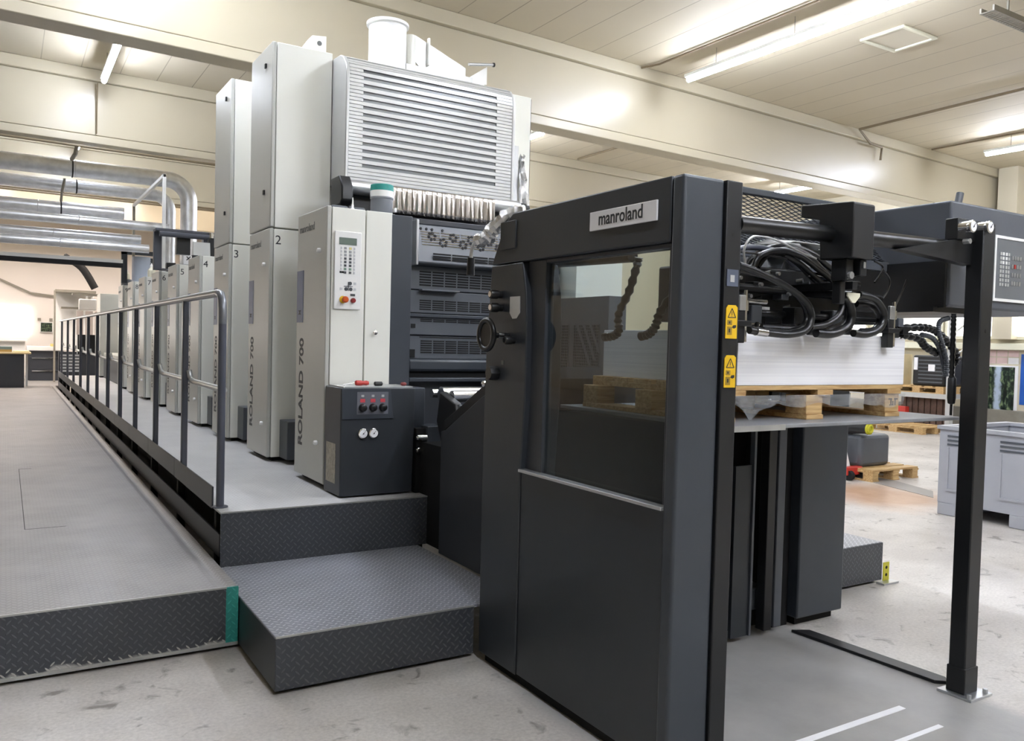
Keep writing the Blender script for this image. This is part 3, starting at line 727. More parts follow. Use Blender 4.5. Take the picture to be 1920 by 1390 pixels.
rl = thing('curtain_roller', 'steel roller with black end housing carrying a hanging foil curtain', 'roller', (3.0, 6.0, 2.5))
MB().cyl((2.16, 6.0, 2.70), (3.70, 6.0, 2.70), .055, n=24).build('roller', M['alu'], rl)
MB().prism([(5.90, 2.58), (5.90, 2.68), (5.97, 2.77), (6.15, 2.77), (6.15, 2.55), (5.95, 2.55)], 'x', 2.11, 2.20).build('end_housing', M['black'], rl, bevel=.01)
B(2.2, 3.74, 6.07, 6.25, 2.50, 2.74).build('back_box', M['black'], rl)
MB().cyl((3.70, 6.0, 2.70), (3.76, 6.0, 2.70), .045, n=16).cyl((3.76, 6.0, 2.70), (3.80, 6.0, 2.70), .03, n=16).build('end_knob', M['black'], rl)
rows = []
nx = 220; ph = [random.uniform(0, 6) for _ in range(5)]
for j in range(7):
    row = []
    for i in range(nx+1):
        xx = 2.50+i*(3.44-2.50)/nx; amp = .004+.016*(j/6)
        yy = 5.94 + .45*amp*(math.sin(i*.62+ph[0])*.7+math.sin(i*.31+ph[1])*.8+math.sin(i*1.25+ph[2])*.4+math.sin(i*.11+ph[3])*.5)
        row.append((xx, yy, 2.735-j*.034))
    rows.append(row)
MB().sheet(rows).build('foil_curtain', mat('foil_sheet', '#cfcac6', .22, metal=.95, noise=.05), rl, solid=.001)['label'] = 'crinkled reflective foil curtain'
for xa, xb in ((2.2, 2.25), (3.70, 3.74)): B(xa, xb, 5.98, 6.2, 2.40, 2.55).build('stand', M['black'], rl)

# ------------------------------------------------------------------ control console in front of unit 1
c = thing('control_console', 'dark grey console box with three knobs and two round gauges', 'console', (2.0, 5.0, .565))
MB().prism([(1.762, .575), (2.252, .575), (2.262, 1.25), (1.762, 1.25)], 'y', 4.87, 5.17).build('body', M['slate'], c, bevel=.008)
MB().prism([(1.785, 4.89), (2.25, 4.89), (2.25, 5.16), (1.785, 5.16)], 'z', 1.25, 1.256).build('top_tray', M['alu_paint'], c)
pn_ = MB().prism([(1.763, 1.247), (2.085, 1.247), (2.108, 1.055), (1.768, 1.055)], 'y', 4.862, 4.871).build('switch_plate', M['slate_light'], c, bevel=.002)
B(1.862, 2.07, 4.8605, 4.8625, 1.085, 1.225).build('label_plate', mat('label_grey', '#6a6c74', .4), pn_)
for i, xx in enumerate((1.898, 1.966, 2.032)):
    zz = 1.127
    MB().lathe((xx, 4.862, zz), [(.026, 0), (.024, .004), (.021, .03), (.017, .033)], 20, (0, -1, 0)).build('knob', M['rubber'], pn_)
    B(xx-.016, xx+.016, 4.8585, 4.8605, zz+.033, zz+.055).build('red_label', M['redlamp'], pn_)
    B(xx-.009, xx+.009, 4.8585, 4.8605, zz+.066, zz+.08).build('white_label', M['alu_paint'], pn_)
def gauge(c0, d, parent, r=.03):
    gg = MB().lathe(c0, [(r*1.0, 0), (r*1.06, .004), (r*1.06, .016), (r*.9, .018)], 24, d).build('gauge', M['chrome'], parent)
    cc = Vector(c0)+Vector(d).normalized()*.0182
    MB().cyl(cc, cc+Vector(d)*.001, r*.86, n=24).build('dial', M['paper'], gg)
    ce = cc+Vector(d).normalized()*.002
    u_, v_ = MB().frame(d)
    MB().cyl(ce, ce+Vector(d)*.001, r*.14, n=10).tube([ce-Vector((0,0,1))*r*.2-Vector((.2*r,0,0)), ce+Vector((0,0,1))*r*.55+Vector((.45*r,0,0))], r*.05, n=4).build('needle', M['ink'], gg)
gauge((1.905, 4.87, .965), (0, -1, 0), c); gauge((1.975, 4.87, .965), (0, -1, 0), c)
B(1.7605, 1.763, 4.955, 5.125, .645, .895).build('taped_note', mat('brown_note', '#a39c8c', .6, noise=.3, scale=40), c)['label'] = 'stained note taped on the side'
B(2.262, 2.36, 4.93, 5.17, .575, 1.245).build('side_box', M['slate_light'], c, bevel=.006)
pb = thing('valve_box', 'small dark box with two steel couplings beside the console', 'box', (2.38, 4.88, .565))
B(2.335, 2.455, 4.83, 5.0, .566, 1.0).build('body', M['slate_light'], pb, bevel=.006)
B(2.27, 2.335, 4.86, 5.0, .566, .985).build('recess', M['void'], pb)
for zz in (.925, .845):
    MB().cyl((2.27, 4.85, zz), (2.335, 4.85, zz), .023, n=18).cyl((2.262, 4.85, zz), (2.27, 4.85, zz), .012, n=12).build('coupling', M['steel'], pb)
sd = thing('screwdriver', 'red handled screwdriver lying on the console', 'screwdriver', (1.93, 5.02, 1.256))
MB().lathe((1.905, 5.02, 1.273), [(.010, 0), (.017, .008), (.017, .04), (.013, .055), (.016, .075), (.012, .09)], 12, (1, -.1, 0)).build('handle', M['red'], sd)
MB().cyl((1.905, 5.02, 1.273), (1.83, 5.03, 1.262), .004, n=8).build('shaft', M['steel'], sd)
tag(MB().lathe((2.02, 4.98, 1.270), [(.008, 0), (.014, .005), (.014, .05), (.008, .056)], 12, (1, -.05, 0)).build('magnifier', M['black']), 'black cylindrical loupe lying on the console', 'loupe')
tag(MB().lathe((2.20, 4.97, 1.268), [(.006, 0), (.012, .01), (.012, .03), (.006, .04)], 10, (1, 0, 0)).build('red_plug', mat('dull_red', '#7c2f2c', .4)), 'small dull red plug at the far corner of the console', 'plug')

# ------------------------------------------------------------------ feed table between step and guard
f = thing('feed_table', 'black sloping feed table with rollers behind the feeder cabinet', 'feed table', (3.0, 4.1, .258))
MB().prism([(3.36, .265), (4.47, .265), (4.47, 1.01), (4.42, 1.02), (3.97, 1.255), (3.36, 1.50)], 'x', 2.25, 2.29).build('side_cheek', M['dark'], f, bevel=.004)
MB().prism([(4.45, 1.015), (4.45, 1.075), (3.97, 1.32), (3.36, 1.57), (3.36, 1.50), (3.97, 1.255)], 'x', 2.26, 2.30).build('rail', M['black'], f, bevel=.004)
for yy in (3.62, 3.72, 3.82, 3.92):
    zz = 1.30-(yy-3.97)*.52
    MB().lathe((2.252, yy, zz), [(.012, 0), (.018, .006), (.018, .03), (.010, .036)], 14, (-1, 0, 0)).build('roller_end', M['chrome'], f)
MB().prism([(3.4, 1.38), (4.45, .96), (4.45, 1.0), (3.4, 1.44)], 'x', 2.30, 3.74).build('board', M['slate_light'], f)
for yy, rr in ((4.55, .035), (4.70, .05), (4.84, .03)):
    MB().cyl((2.36, yy, 1.215), (3.56, yy, 1.215), rr, n=20).build('roller', M['steel'], f)
MB().prism([(4.35, 1.0), (4.42, 1.18), (4.62, 1.24), (4.66, 1.05), (4.55, .85), (4.4, .85)], 'x', 2.31, 2.36).build('bearing_plate', M['black'], f, bevel=.008)
MB().prism([(2.35, 1.0), (2.385, .995), (2.37, 1.17), (2.335, 1.175)], 'y', 4.40, 4.41).build('steel_strap', M['steel'], f)
B(2.3, 3.56, 3.5, 5.4, .26, .9).build('under_body', M['void'], f)
MB().tube([(2.5, 4.38, 1.03), (2.55, 4.40, 1.09), (2.6, 4.42, 1.12), (2.63, 4.42, 1.10)], .012, n=8, sub=4).build('lever', M['black'], f)
MB().lathe((2.62, 4.36, 1.08), [(.0, 0), (.03, .004), (.03, .012)], 14).build('cam', M['chrome'], f)

# ------------------------------------------------------------------ sheet feeder, operator side
fc = thing('feeder_cabinet', 'tall dark grey feeder frame with a glazed door and silver maker badge', 'feeder cabinet', (2.08, 2.8, 0))
xa, xb = 1.985, 2.18
MB().prism([(3.485, .04), (3.49, .9), (3.48, 1.5), (3.446, 1.918), (3.168, 1.918), (3.135, 1.78), (3.122, 1.62), (3.122, 1.30), (3.146, .98), (3.146, .04)], 'x', xa, xb).build('pillar', M['slate'], fc, bevel=.006)
hd = MB().prism([(3.446, 1.923), (3.33, 2.11), (3.26, 2.15), (2.2, 2.152), (2.2, 1.923)], 'x', xa, xb).build('header', M['slate'], fc, bevel=.006)
B(xa, xb, 2.136, 2.196, .04, 2.152).build('column', M['slate_light'], fc, bevel=.012, seg=3)
B(1.99, 2.05, 2.19, 3.142, .045, .975).build('door', M['slate'], fc, bevel=.004)
B(1.975, 2.02, 2.193, 3.147, .972, .985).build('sill', M['alu'], fc, bevel=.002)['label'] = 'bright aluminium sill'
wn = MB(); wn.box(2.015, 2.06, 3.02, 3.16, .98, 1.923); wn.box(2.015, 2.06, 2.193, 3.02, 1.905, 1.923); wn.box(2.015, 2.06, 2.19, 2.232, .985, 1.91)
wno = wn.build('window_frame', M['dark'], fc, bevel=.004)
B(2.032, 2.037, 2.232, 3.02, .985, 1.906).build('glass', M['glass'], wno)
B(2.18, 2.258, 2.125, 2.25, .03, 2.15).build('light_curtain', M['black'], fc, bevel=.004)
B(2.01, 2.17, 2.15, 3.46, 0, .045).build('plinth', M['void'], fc)
B(2.05, 2.18, 2.196, 3.14, .045, .30).build('lower_box', M['dark'], fc)
B(1.978, 1.986, 3.226, 3.36, 1.985, 2.115).build('cover_plate', M['slate'], fc, bevel=.003)
bd = B(1.977, 1.985, 2.265, 2.662, 2.003, 2.077).build('badge', mat('brushed_badge', '#f0f0f2', .3, metal=0), hd, bevel=.002)
text('badge_lettering', 'manroland', .072, (1.9765, 2.605, 2.043), LX, LY, M['ink'], hd, squeeze=.86, bold=.001)
def knob(y, z, r, ln, m1=None):
    q = MB().lathe((1.985, y, z), [(r*.8, 0), (r*.8, ln*.35), (r, ln*.4), (r, ln*.9), (r*.85, ln)], 18, (-1, 0, 0)).build('knob', M['rubber'], fc)
    if m1: MB().cyl((1.985-ln, y, z), (1.985-ln-.003, y, z), r*.62, n=16).build('knob_cap', m1, q)
knob(3.35, 1.778, .022, .06, M['chrome']); knob(3.345, 1.716, .022, .06, M['chrome']); knob(3.225, 1.565, .02, .05, M['chrome'])
q = MB().lathe((1.985, 3.375, 1.408), [(.034, 0), (.034, .03), (.03, .045)], 8, (-1, 0, 0)).build('selector', M['rubber'], fc)
hw = MB().torus((1.87, 3.279, 1.587), (1, 0, 0), .066, .013).build('handwheel', M['rubber'], fc)
MB().cyl((1.868, 3.279, 1.587), (1.88, 3.279, 1.587), .06, n=28).build('disc', M['black'], hw)
MB().cyl((1.875, 3.279, 1.587), (1.985, 3.275, 1.585), .014, n=14).build('shaft', M['rubber'], hw)
MB().cyl((1.93, 3.277, 1.586), (1.955, 3.276, 1.586), .0155, n=14).build('collar', M['chrome'], hw)
MB().prism([(3.265, 1.765), (3.18, 1.765), (3.178, 1.69), (3.205, 1.665), (3.24, 1.664), (3.265, 1.69)], 'x', 1.982, 1.985).build('round_label', M['alu_paint'], fc)['label'] = 'worn silver white label'
B(1.982, 1.985, 3.31, 3.33, 1.45, 1.47).build('scale_mark', M['grey_ink'], fc)
def sticker(z0, z1):
    x0, x1 = 2.192, 2.248
    s_ = MB().prism([(x0, z0), (x1, z0), (x1, z1-.008), (x1-.010, z1), (x0+.010, z1), (x0, z1-.012)], 'y', 2.122, 2.125).build('warning_sticker', M['yellow'], fc)
    zt = z1-.012; m = MB(); c_ = (x0+x1)/2
    for a_, b_ in (((c_, zt), (c_-.019, zt-.032)), ((c_-.019, zt-.032), (c_+.019, zt-.032)), ((c_+.019, zt-.032), (c_, zt))):
        m.tube([(a_[0], 2.1215, a_[1]), (b_[0], 2.1215, b_[1])], .0016, n=5)
    m.box(c_-.0012, c_+.0012, 2.1212, 2.1222, zt-.024, zt-.011); m.box(c_-.0012, c_+.0012, 2.1212, 2.1222, zt-.029, zt-.0265)
    m.build('hazard_triangle', M['ink'], s_)
    zb = zt-.042
    for k_, hh in enumerate((.018, .030)):
        z_1 = zb-k_*.023; m = MB(); m.box(x0+.006, x0+.030, 2.1215, 2.1222, z_1-hh, z_1); m.build('pictogram_field', M['sticker_brown'], s_)
        m = MB(); m.box(x0+.014, x0+.021, 2.121, 2.1216, z_1-hh*.7, z_1-hh*.25); m.build('pictogram', M['ink'], s_)
    MB().prism([(x0+.030, zb-.026), (x0+.036, zb-.018), (x0+.050, zb-.017), (x0+.050, zb-.026), (x0+.040, zb-.030)], 'y', 2.121, 2.1222).build('pictogram_hand', M['ink'], s_)
sticker(1.588, 1.708); sticker(1.412, 1.528)
q = B(2.19, 2.246, 2.122, 2.125, 1.775, 1.835).build('grey_label', mat('grey_blue_label', '#5a6170', .4), fc)
B(2.205, 2.226, 2.1205, 2.122, 1.79, 1.815).build('label_code', M['alu_paint'], q)
MB().cyl((2.217, 2.1245, 1.96), (2.217, 2.1255, 1.96), .008, n=12).build('screw', M['rubber'], fc)
# foil wrapped cable hanging off the header's rear corner
fw = thing('wrapped_cable', 'crumpled foil sleeve with a black cable plug hanging off the feeder header', 'cable', (1.98, 3.45, 2.0))
MB().tube([(2.07, 3.29, 2.162), (2.02, 3.34, 2.155), (1.985, 3.42, 2.10), (1.97, 3.46, 2.06), (1.955, 3.53, 2.045)], .034, n=10, sub=6, jit=.3).build('foil_sleeve', M['foil'], fw, autosmooth=20)
MB().tube([(1.955, 3.53, 2.045), (1.95, 3.565, 2.03), (1.95, 3.585, 2.0), (1.95, 3.59, 1.96)], .009, n=8, sub=4).build('cable', M['alu_paint'], fw)
MB().cyl((1.95, 3.59, 1.965), (1.95, 3.592, 1.88), .018, .021, n=12).build('plug', M['rubber'], fw)

# ------------------------------------------------------------------ guard frame: tube, post, gauges
gp = thing('guard_post', 'black square guard post carrying two round gauges, bolted to the floor', 'post', (3.77, 2.1, 0))
B(3.705, 3.80, 2.06, 2.138, .12, 2.13).build('post', M['black'], gp, bevel=.006)
B(3.70, 3.805, 2.055, 2.143, .012, .13).build('shoe', M['black'], gp, bevel=.004)
m_ = MB(); m_.box(3.675, 3.85, 2.01, 2.17, 0, .012)
for xx, yy in ((3.825, 2.03), (3.83, 2.12), (3.69, 2.03)): m_.cyl((xx, yy, .012), (xx, yy, .03), .012, n=6)
m_.build('foot_plate', M['alu'], gp, bevel=.002)
MB().cyl((3.755, 2.0585, 1.66), (3.755, 2.06, 1.66), .01, n=10).build('bolt', M['rubber'], gp)
B(3.57, 3.87, 2.10, 2.16, 2.06, 2.155).build('gauge_plate', M['black'], gp, bevel=.004)
MB().prism([(3.17, 1.985), (3.72, 1.955), (3.72, 2.05), (3.57, 2.06)], 'y', 2.11, 2.16).build('gusset', M['black'], gp)
for gx, gz in ((3.592, 2.112), (3.727, 2.122)):
    MB().cyl((gx, 2.10, gz), (gx, 2.062, gz), .026, n=20).build('gauge_body', M['chrome'], gp)
    gauge((gx, 2.062, gz), (0, -1, 0), gp, .026)
MB().cyl((3.60, 2.09, 2.05), (3.60, 2.06, 2.05), .012, n=10).build('valve_screw', M['alu'], gp)
tb = thing('cross_tube', 'round black tube spanning the feeder from the cabinet to the guard post', 'tube', (2.98, 2.14, 2.0))
MB().cyl((2.258, 2.15, 2.003), (3.56, 2.15, 2.03), .032, n=24).build('tube', M['rubber'], tb)
sh = thing('suction_bracket', 'black block bracket clamped on the cross tube above the suction head', 'bracket', (2.87, 2.17, 1.9))
MB().prism([(2.04, 1.915), (2.04, 2.125), (2.05, 2.13), (2.29, 2.145), (2.29, 2.095), (2.20, 2.075), (2.19, 1.915)], 'x', 2.77, 2.90).build('block', M['black'], sh, bevel=.005)
B(2.79, 2.835, 2.08, 2.15, 1.83, 1.915).build('stem', M['black'], sh, bevel=.004)
B(2.85, 2.89, 2.06, 2.15, 1.85, 1.915).build('stem', M['black'], sh, bevel=.004)
B(2.862, 2.876, 2.055, 2.06, 1.88, 1.905).build('plate_tag', M['alu'], sh)

# expanded metal guard
mg = thing('mesh_guard', 'expanded metal guard panel across the top of the feeder', 'guard', (3.0, 2.66, 2.0))
def exmesh(z0, z1, y0, y1, nx, nz, x0=2.62, x1=3.74):
    bm = MB(); dx = (x1-x0)/nx; V = {}
    def vert(i, j):
        if (i, j) not in V:
            t_ = j/nz; V[i, j] = bm.bm.verts.new((x0+i*dx/2, y0+(y1-y0)*t_, z0+(z1-z0)*t_))
        return V[i, j]
    for j in range(0, nz-1):
        for i in range(1 + (j % 2), 2*nx, 2):
            if 0 <= i-1 and i+1 <= 2*nx and j+2 <= nz: bm.bm.faces.new((vert(i, j), vert(i+1, j+1), vert(i, j+2), vert(i-1, j+1)))
    return bm
for za, zb, ya, yb, nz_ in ((2.135, 2.25, 2.66, 2.66, 13), (2.0, 2.10, 2.56, 2.65, 11)):
    o = exmesh(za, zb, ya, yb, 21, nz_).build('mesh', M['dark'], mg)
    wf = o.modifiers.new('wire', 'WIREFRAME'); wf.thickness = .008; wf.use_even_offset = False
m_ = MB(); m_.box(2.6, 3.75, 2.645, 2.675, 2.25, 2.28); m_.build('top_rail', M['slate_light'], mg, bevel=.004)
B(2.6, 3.75, 2.63, 2.675, 2.10, 2.135).build('mid_rail', M['alu_paint'], mg, bevel=.004)
m_ = MB(); m_.box(2.6, 3.75, 2.55, 2.57, 1.955, 2.0); m_.build('bottom_rail', M['guard'], mg, bevel=.003)

# ------------------------------------------------------------------ suction head and hoses
su = thing('suction_gripper', 'black suction head with looping air hoses above the paper stack', 'suction head', (2.95, 2.5, 1.64))
B(2.42, 3.30, 2.42, 2.75, 1.66, 1.90).build('body', M['black'], su, bevel=.01)
MB().prism([(2.86, 1.90), (3.14, 1.895), (3.12, 2.0), (2.93, 2.015)], 'y', 2.46, 2.70).build('cover', M['guard'], su, bevel=.005)
MB().prism([(2.836, 2.008), (2.902, 2.01), (3.03, 1.915), (2.94, 1.912)], 'y', 2.40, 2.43).build('cover_stripe', M['alu_paint'], su)
MB().sheet([[(2.80, 2.42, 2.0), (2.90, 2.42, 2.022), (3.07, 2.42, 2.02), (3.16, 2.42, 2.01)], [(2.82, 2.62, 2.02), (2.93, 2.62, 2.05), (3.1, 2.62, 2.045), (3.2, 2.62, 2.03)]]).build('paper_flap', M['alu_paint'], su, solid=.004)
for zz_, a_, b_ in ((1.745, 2.44, 2.64), (1.655, 2.44, 2.60)): MB().cyl((a_, 2.34, zz_), (b_, 2.34, zz_), .010, n=10).build('steel_bar', M['steel'], su)
for k_ in range(9):
    xx_, zz_ = 2.45+.062*k_+.01*math.sin(k_*3), 1.80+.07*math.sin(k_*1.9)
    MB().cyl((xx_, 2.40, zz_), (xx_+.01, 2.375, zz_+.004), .007+.003*(k_ % 3), n=10).build('fitting', (M['steel'], M['alu'], M['guard'])[k_ % 3], su)
for pts, rr_ in (([(2.44, 2.36, 1.89), (2.46, 2.36, 1.93), (2.52, 2.36, 1.957), (2.61, 2.36, 1.965), (2.70, 2.36, 1.96), (2.76, 2.36, 1.945), (2.82, 2.36, 1.91)], .012),
                 ([(2.50, 2.33, 1.87), (2.54, 2.33, 1.915), (2.61, 2.33, 1.94), (2.72, 2.33, 1.94), (2.81, 2.33, 1.91), (2.88, 2.33, 1.87), (2.94, 2.33, 1.84)], .009),
                 ([(2.70, 2.31, 1.94), (2.80, 2.31, 1.91), (2.89, 2.31, 1.865), (2.98, 2.31, 1.83), (3.1, 2.31, 1.825)], .011)):
    MB().tube(pts, rr_, n=10, sub=8).build('air_hose', M['rubber'] if rr_ != .012 else M['rail'], su)
MB().cyl((2.36, 2.38, 1.80), (3.44, 2.38, 1.80), .018, n=14).cyl((2.36, 2.36, 1.70), (3.44, 2.36, 1.70), .014, n=14).build('cross_bar', M['rubber'], su)
MB().cyl((2.86, 2.32, 1.872), (3.08, 2.32, 1.872), .011, n=12).build('steel_bar', M['steel'], su)
for xx, yy in ((2.47, 2.33), (2.58, 2.33), (2.66, 2.38), (2.80, 2.30), (2.92, 2.36), (3.08, 2.33), (3.2, 2.36)):
    B(xx-.03, xx+.03, yy, yy+.07, 1.655, 1.73).build('gripper', M['guard'] if xx in (2.58, 3.08) else M['black'], su, bevel=.005)
    MB().lathe((xx, yy-.0, 1.632), [(.014, 0), (.017, .006), (.009, .012), (.009, .03)], 12).build('sucker', M['rubber'], su)
for xx, zz in ((2.50, 1.83), (2.56, 1.76), (2.62, 1.81), (2.72, 1.86), (2.79, 1.78), (3.10, 1.88), (3.16, 1.80), (2.48, 1.72)):
    B(xx-.022, xx+.022, 2.37, 2.42, zz-.018, zz+.018).build('valve', random.choice([M['guard'], M['black'], M['dark']]), su, bevel=.003)
    MB().cyl((xx, 2.36, zz+.006), (xx, 2.345, zz+.006), .008, n=10).build('fitting', M['alu'], su)
B(2.62, 2.68, 2.355, 2.36, 1.715, 1.727).build('tag', M['paper'], su)
MB().prism([(2.86, 1.788), (2.937, 1.788), (2.937, 1.775), (2.908, 1.748), (2.89, 1.748), (2.86, 1.775)], 'y', 2.12, 2.126).build('shield_plate', M['offwhite'], su)['label'] = 'ivory shield shaped plate'
MB().cyl((2.8985, 2.126, 1.78), (2.8985, 2.38, 1.80), .015, n=12).build('plate_stem', M['black'], su)
HO = dict(
A=([(2.349,2.22,1.867),(2.445,2.215,1.847),(2.591,2.21,1.805),(2.713,2.205,1.748),(2.748,2.2,1.686),(2.707,2.195,1.632),(2.608,2.19,1.612),(2.482,2.185,1.615),(2.375,2.18,1.622)], .0135),
A2=([(2.403,2.27,1.852),(2.561,2.265,1.837),(2.714,2.26,1.782),(2.783,2.255,1.71),(2.758,2.25,1.65),(2.642,2.245,1.625),(2.514,2.24,1.63)], .011),
B=([(2.514,2.3,1.868),(2.551,2.3,1.923),(2.658,2.3,1.952),(2.786,2.3,1.941),(2.923,2.3,1.885),(3.03,2.3,1.846),(3.173,2.3,1.848)], .013),
B2=([(2.604,2.36,1.888),(2.651,2.348,1.939),(2.763,2.336,1.968),(2.865,2.324,1.949),(2.974,2.312,1.877),(3.066,2.3,1.83)], .013),
B3=([(2.585,2.4,1.901),(2.661,2.386,1.96),(2.789,2.372,1.987),(2.924,2.358,1.967),(3.049,2.344,1.907),(3.141,2.33,1.854)], .013),
C=([(2.91,2.22,1.791),(2.99,2.22,1.769),(3.025,2.22,1.708),(2.997,2.22,1.654),(2.903,2.22,1.624),(2.803,2.22,1.624)], .018),
C2=([(2.958,2.27,1.807),(3.043,2.27,1.778),(3.068,2.27,1.715),(3.035,2.27,1.669),(2.916,2.27,1.633),(2.816,2.27,1.631)], .015),
D=([(2.744,2.2,1.646),(2.857,2.213,1.662),(2.946,2.225,1.701),(2.987,2.238,1.752),(2.994,2.25,1.792)], .013),
E=([(3.038,2.2,1.791),(3.146,2.2,1.776),(3.212,2.2,1.72),(3.19,2.2,1.658),(3.101,2.2,1.628),(3.013,2.2,1.63)], .016),
E2=([(3.078,2.24,1.756),(3.187,2.24,1.752),(3.246,2.24,1.703),(3.212,2.24,1.651),(3.11,2.24,1.635)], .015))
for k_, (pts, rr) in HO.items(): MB().tube(pts, rr, n=12, sub=8).build('air_hose', M['rubber'], su)
m_ = MB().cyl((2.41, 2.182, 1.620), (2.47, 2.185, 1.615), .0165, n=14).build('hose_ferrule', M['steel'], su)
SM = ([(2.418,2.25,1.874),(2.407,2.25,1.928),(2.434,2.25,1.975),(2.492,2.25,1.991),(2.598,2.25,1.981),(2.725,2.25,1.949),(2.824,2.25,1.929)],
      [(3.284,2.3,1.862),(3.32,2.3,1.899),(3.337,2.3,1.936),(3.278,2.3,1.955)], [(3.265,2.25,1.916),(3.317,2.25,1.873),(3.305,2.25,1.825),(3.273,2.25,1.789)],
      [(3.518,2.3,1.888),(3.482,2.3,1.825),(3.431,2.3,1.75),(3.411,2.3,1.689)], [(2.3,2.3,1.93),(2.5,2.3,1.93),(2.72,2.31,1.925)])
for i, pts in enumerate(SM): MB().tube(pts, .0045, n=8, sub=8).build('cable', M['alu_paint'] if i in (0,) else M['rubber'], su)
for xx in (2.415, 3.356):      # side stops that hang in front of the stack
    MB().box(xx-.022, xx+.022, 2.26, 2.29, 1.575, 1.70).build('side_stop', M['black'], su, bevel=.003)
    MB().cyl((xx+.032, 2.27, 1.58), (xx+.032, 2.27, 1.78), .008, n=12).cyl((xx+.032, 2.27, 1.70), (xx+.032, 2.27, 1.74), .013, n=12).build('steel_pin', M['steel'], su)
    B(xx-.03, xx+.05, 2.25, 2.40, 1.64, 1.662).build('stop_arm', M['black'], su, bevel=.003)
    B(xx-.015, xx+.02, 2.255, 2.27, 1.70, 1.76).build('stop_block', M['alu'], su, bevel=.003)
B(2.86, 2.89, 2.1, 2.45, 1.80, 1.83).build('link', M['black'], su)
MB().box(2.80, 2.83, 2.11, 2.15, 1.74, 1.83).build('hanger', M['black'], su, bevel=.004)
MB().cyl((2.81, 2.082, 1.85), (2.81, 2.068, 1.85), .014, n=14).build('bolt', M['alu'], su)
B(3.30, 3.46, 2.40, 2.6, 1.68, 1.74).build('end_block', M['black'], su, bevel=.005)
for xx, zz in ((3.46, 1.69), (3.40, 1.72), (3.50, 1.655), (3.43, 1.64)): B(xx-.02, xx+.02, 2.28, 2.33, zz-.02, zz+.02).build('valve', random.choice([M['guard'], M['alu'], M['black']]), su, bevel=.003)
G = ([(3.433,2.3,1.658),(3.628,2.308,1.674),(3.769,2.317,1.666),(3.897,2.325,1.616),(3.997,2.333,1.552),(4.001,2.342,1.513),(3.951,2.35,1.504)],
     [(3.486,2.3,1.636),(3.653,2.317,1.623),(3.737,2.333,1.586),(3.862,2.35,1.555)])
for pts in G: MB().tube(pts, .017, n=12, sub=14, corr=(1.15, 1.0, .7, 1.0)).build('jointed_hose', M['rubber'], su)
for pts in ([(3.86,2.3,1.725),(3.795,2.3,1.708),(3.785,2.3,1.664),(3.826,2.3,1.589),(3.862,2.3,1.513),(3.863,2.3,1.446)], [(3.682,2.32,1.641),(3.769,2.32,1.628),(3.834,2.32,1.576),(3.876,2.32,1.486),(3.888,2.32,1.445)]):
    MB().tube(pts, .011, n=12, sub=14, corr=(1.12, .9)).build('ribbed_hose', M['guard'], su)
# hanging flexible arms seen through the glass
for pts in ([(2.30, 2.74, 1.93), (2.30, 2.748, 1.904), (2.30, 2.796, 1.792), (2.30, 2.864, 1.69), (2.30, 2.86, 1.62), (2.30, 2.90, 1.595), (2.30, 2.96, 1.59)], [(2.32, 2.50, 1.80), (2.30, 2.59, 1.70), (2.30, 2.62, 1.637), (2.30, 2.66, 1.605), (2.30, 2.71, 1.595)]):
    MB().tube(pts, .017, n=12, sub=12, corr=(1.2, 1.0, .8, 1.0)).build('jointed_hose', M['rubber'], su)
MB().cyl((2.30, 3.36, 1.955), (2.30, 2.78, 1.94), .028, n=18).build('air_pipe', M['rubber'], su)

# ------------------------------------------------------------------ paper, pallet, lift plate
lp = thing('lift_plate', 'flat steel lift plate carrying the pallet of paper', 'lift plate', (3.0, 2.7, 1.24))
B(2.29, 3.80, 2.19, 3.28, 1.246, 1.262).build('plate', mat('lift_steel', '#8b8d90', .45, metal=.2, noise=.08), lp, bevel=.003)
B(2.29, 2.60, 2.184, 2.19, 1.24, 1.262).build('worn_edge', M['railtop'], lp)
for yy in (2.2, ):
    MB().tube([(3.735, yy, 1.74), (3.74, yy, 1.42)], .012, n=8, sub=30, corr=(1.1, .8)).build('chain', M['rubber'], lp)
    MB().lathe((3.745, yy, 1.27), [(.006, 0), (.006, .05), (.016, .055), (.019, .08), (.019, .17), (.012, .18)], 12).build('coupling', M['black'], lp)
pa = thing('wooden_pallet', 'pine pallet under the white paper stack on the lift plate', 'pallet', (2.98, 2.72, 1.262))
for i in range(6): B(2.40, 3.52, 2.30+i*.15, 2.42+i*.15, 1.388, 1.408).build('top_board', M['wood'], pa, bevel=.002)
for xx in (2.40, 2.93, 3.41): B(xx, xx+.10, 2.30, 3.17, 1.365, 1.388).build('stringer_board', M['wood'], pa, bevel=.002)
for xx in (2.345, 2.872, 3.408):
    for yy in (2.31, 2.68, 3.06): B(xx, xx+.103, yy, yy+.11, 1.282, 1.365).build('block', M['wood'], pa, bevel=.003)
    B(xx-.002, xx+.105, 2.305, 3.17, 1.262, 1.282).build('bottom_board', M['wood'], pa, bevel=.002)
m = MB()
for a_, b_, c_, d_ in ((3.432, 3.458, 1.338, 1.345), (3.474, 3.500, 1.338, 1.345), (3.448, 3.455, 1.318, 1.338), (3.440, 3.470, 1.312, 1.317), (3.462, 3.468, 1.317, 1.332), (3.478, 3.485, 1.312, 1.338)): m.box(a_, b_, 2.3085, 2.3105, c_, d_)
m.build('stamp_mark', mat('brown_stamp', '#4a3a28', .7), pa)
ps = thing('paper_stack', 'thick stack of white paper sheets on the pine pallet', 'paper stack', (2.98, 2.7, 1.408))
B(2.444, 3.522, 2.298, 3.15, 1.408, 1.625).build('sheets', M['stack'], ps, bevel=.002)
rows = []
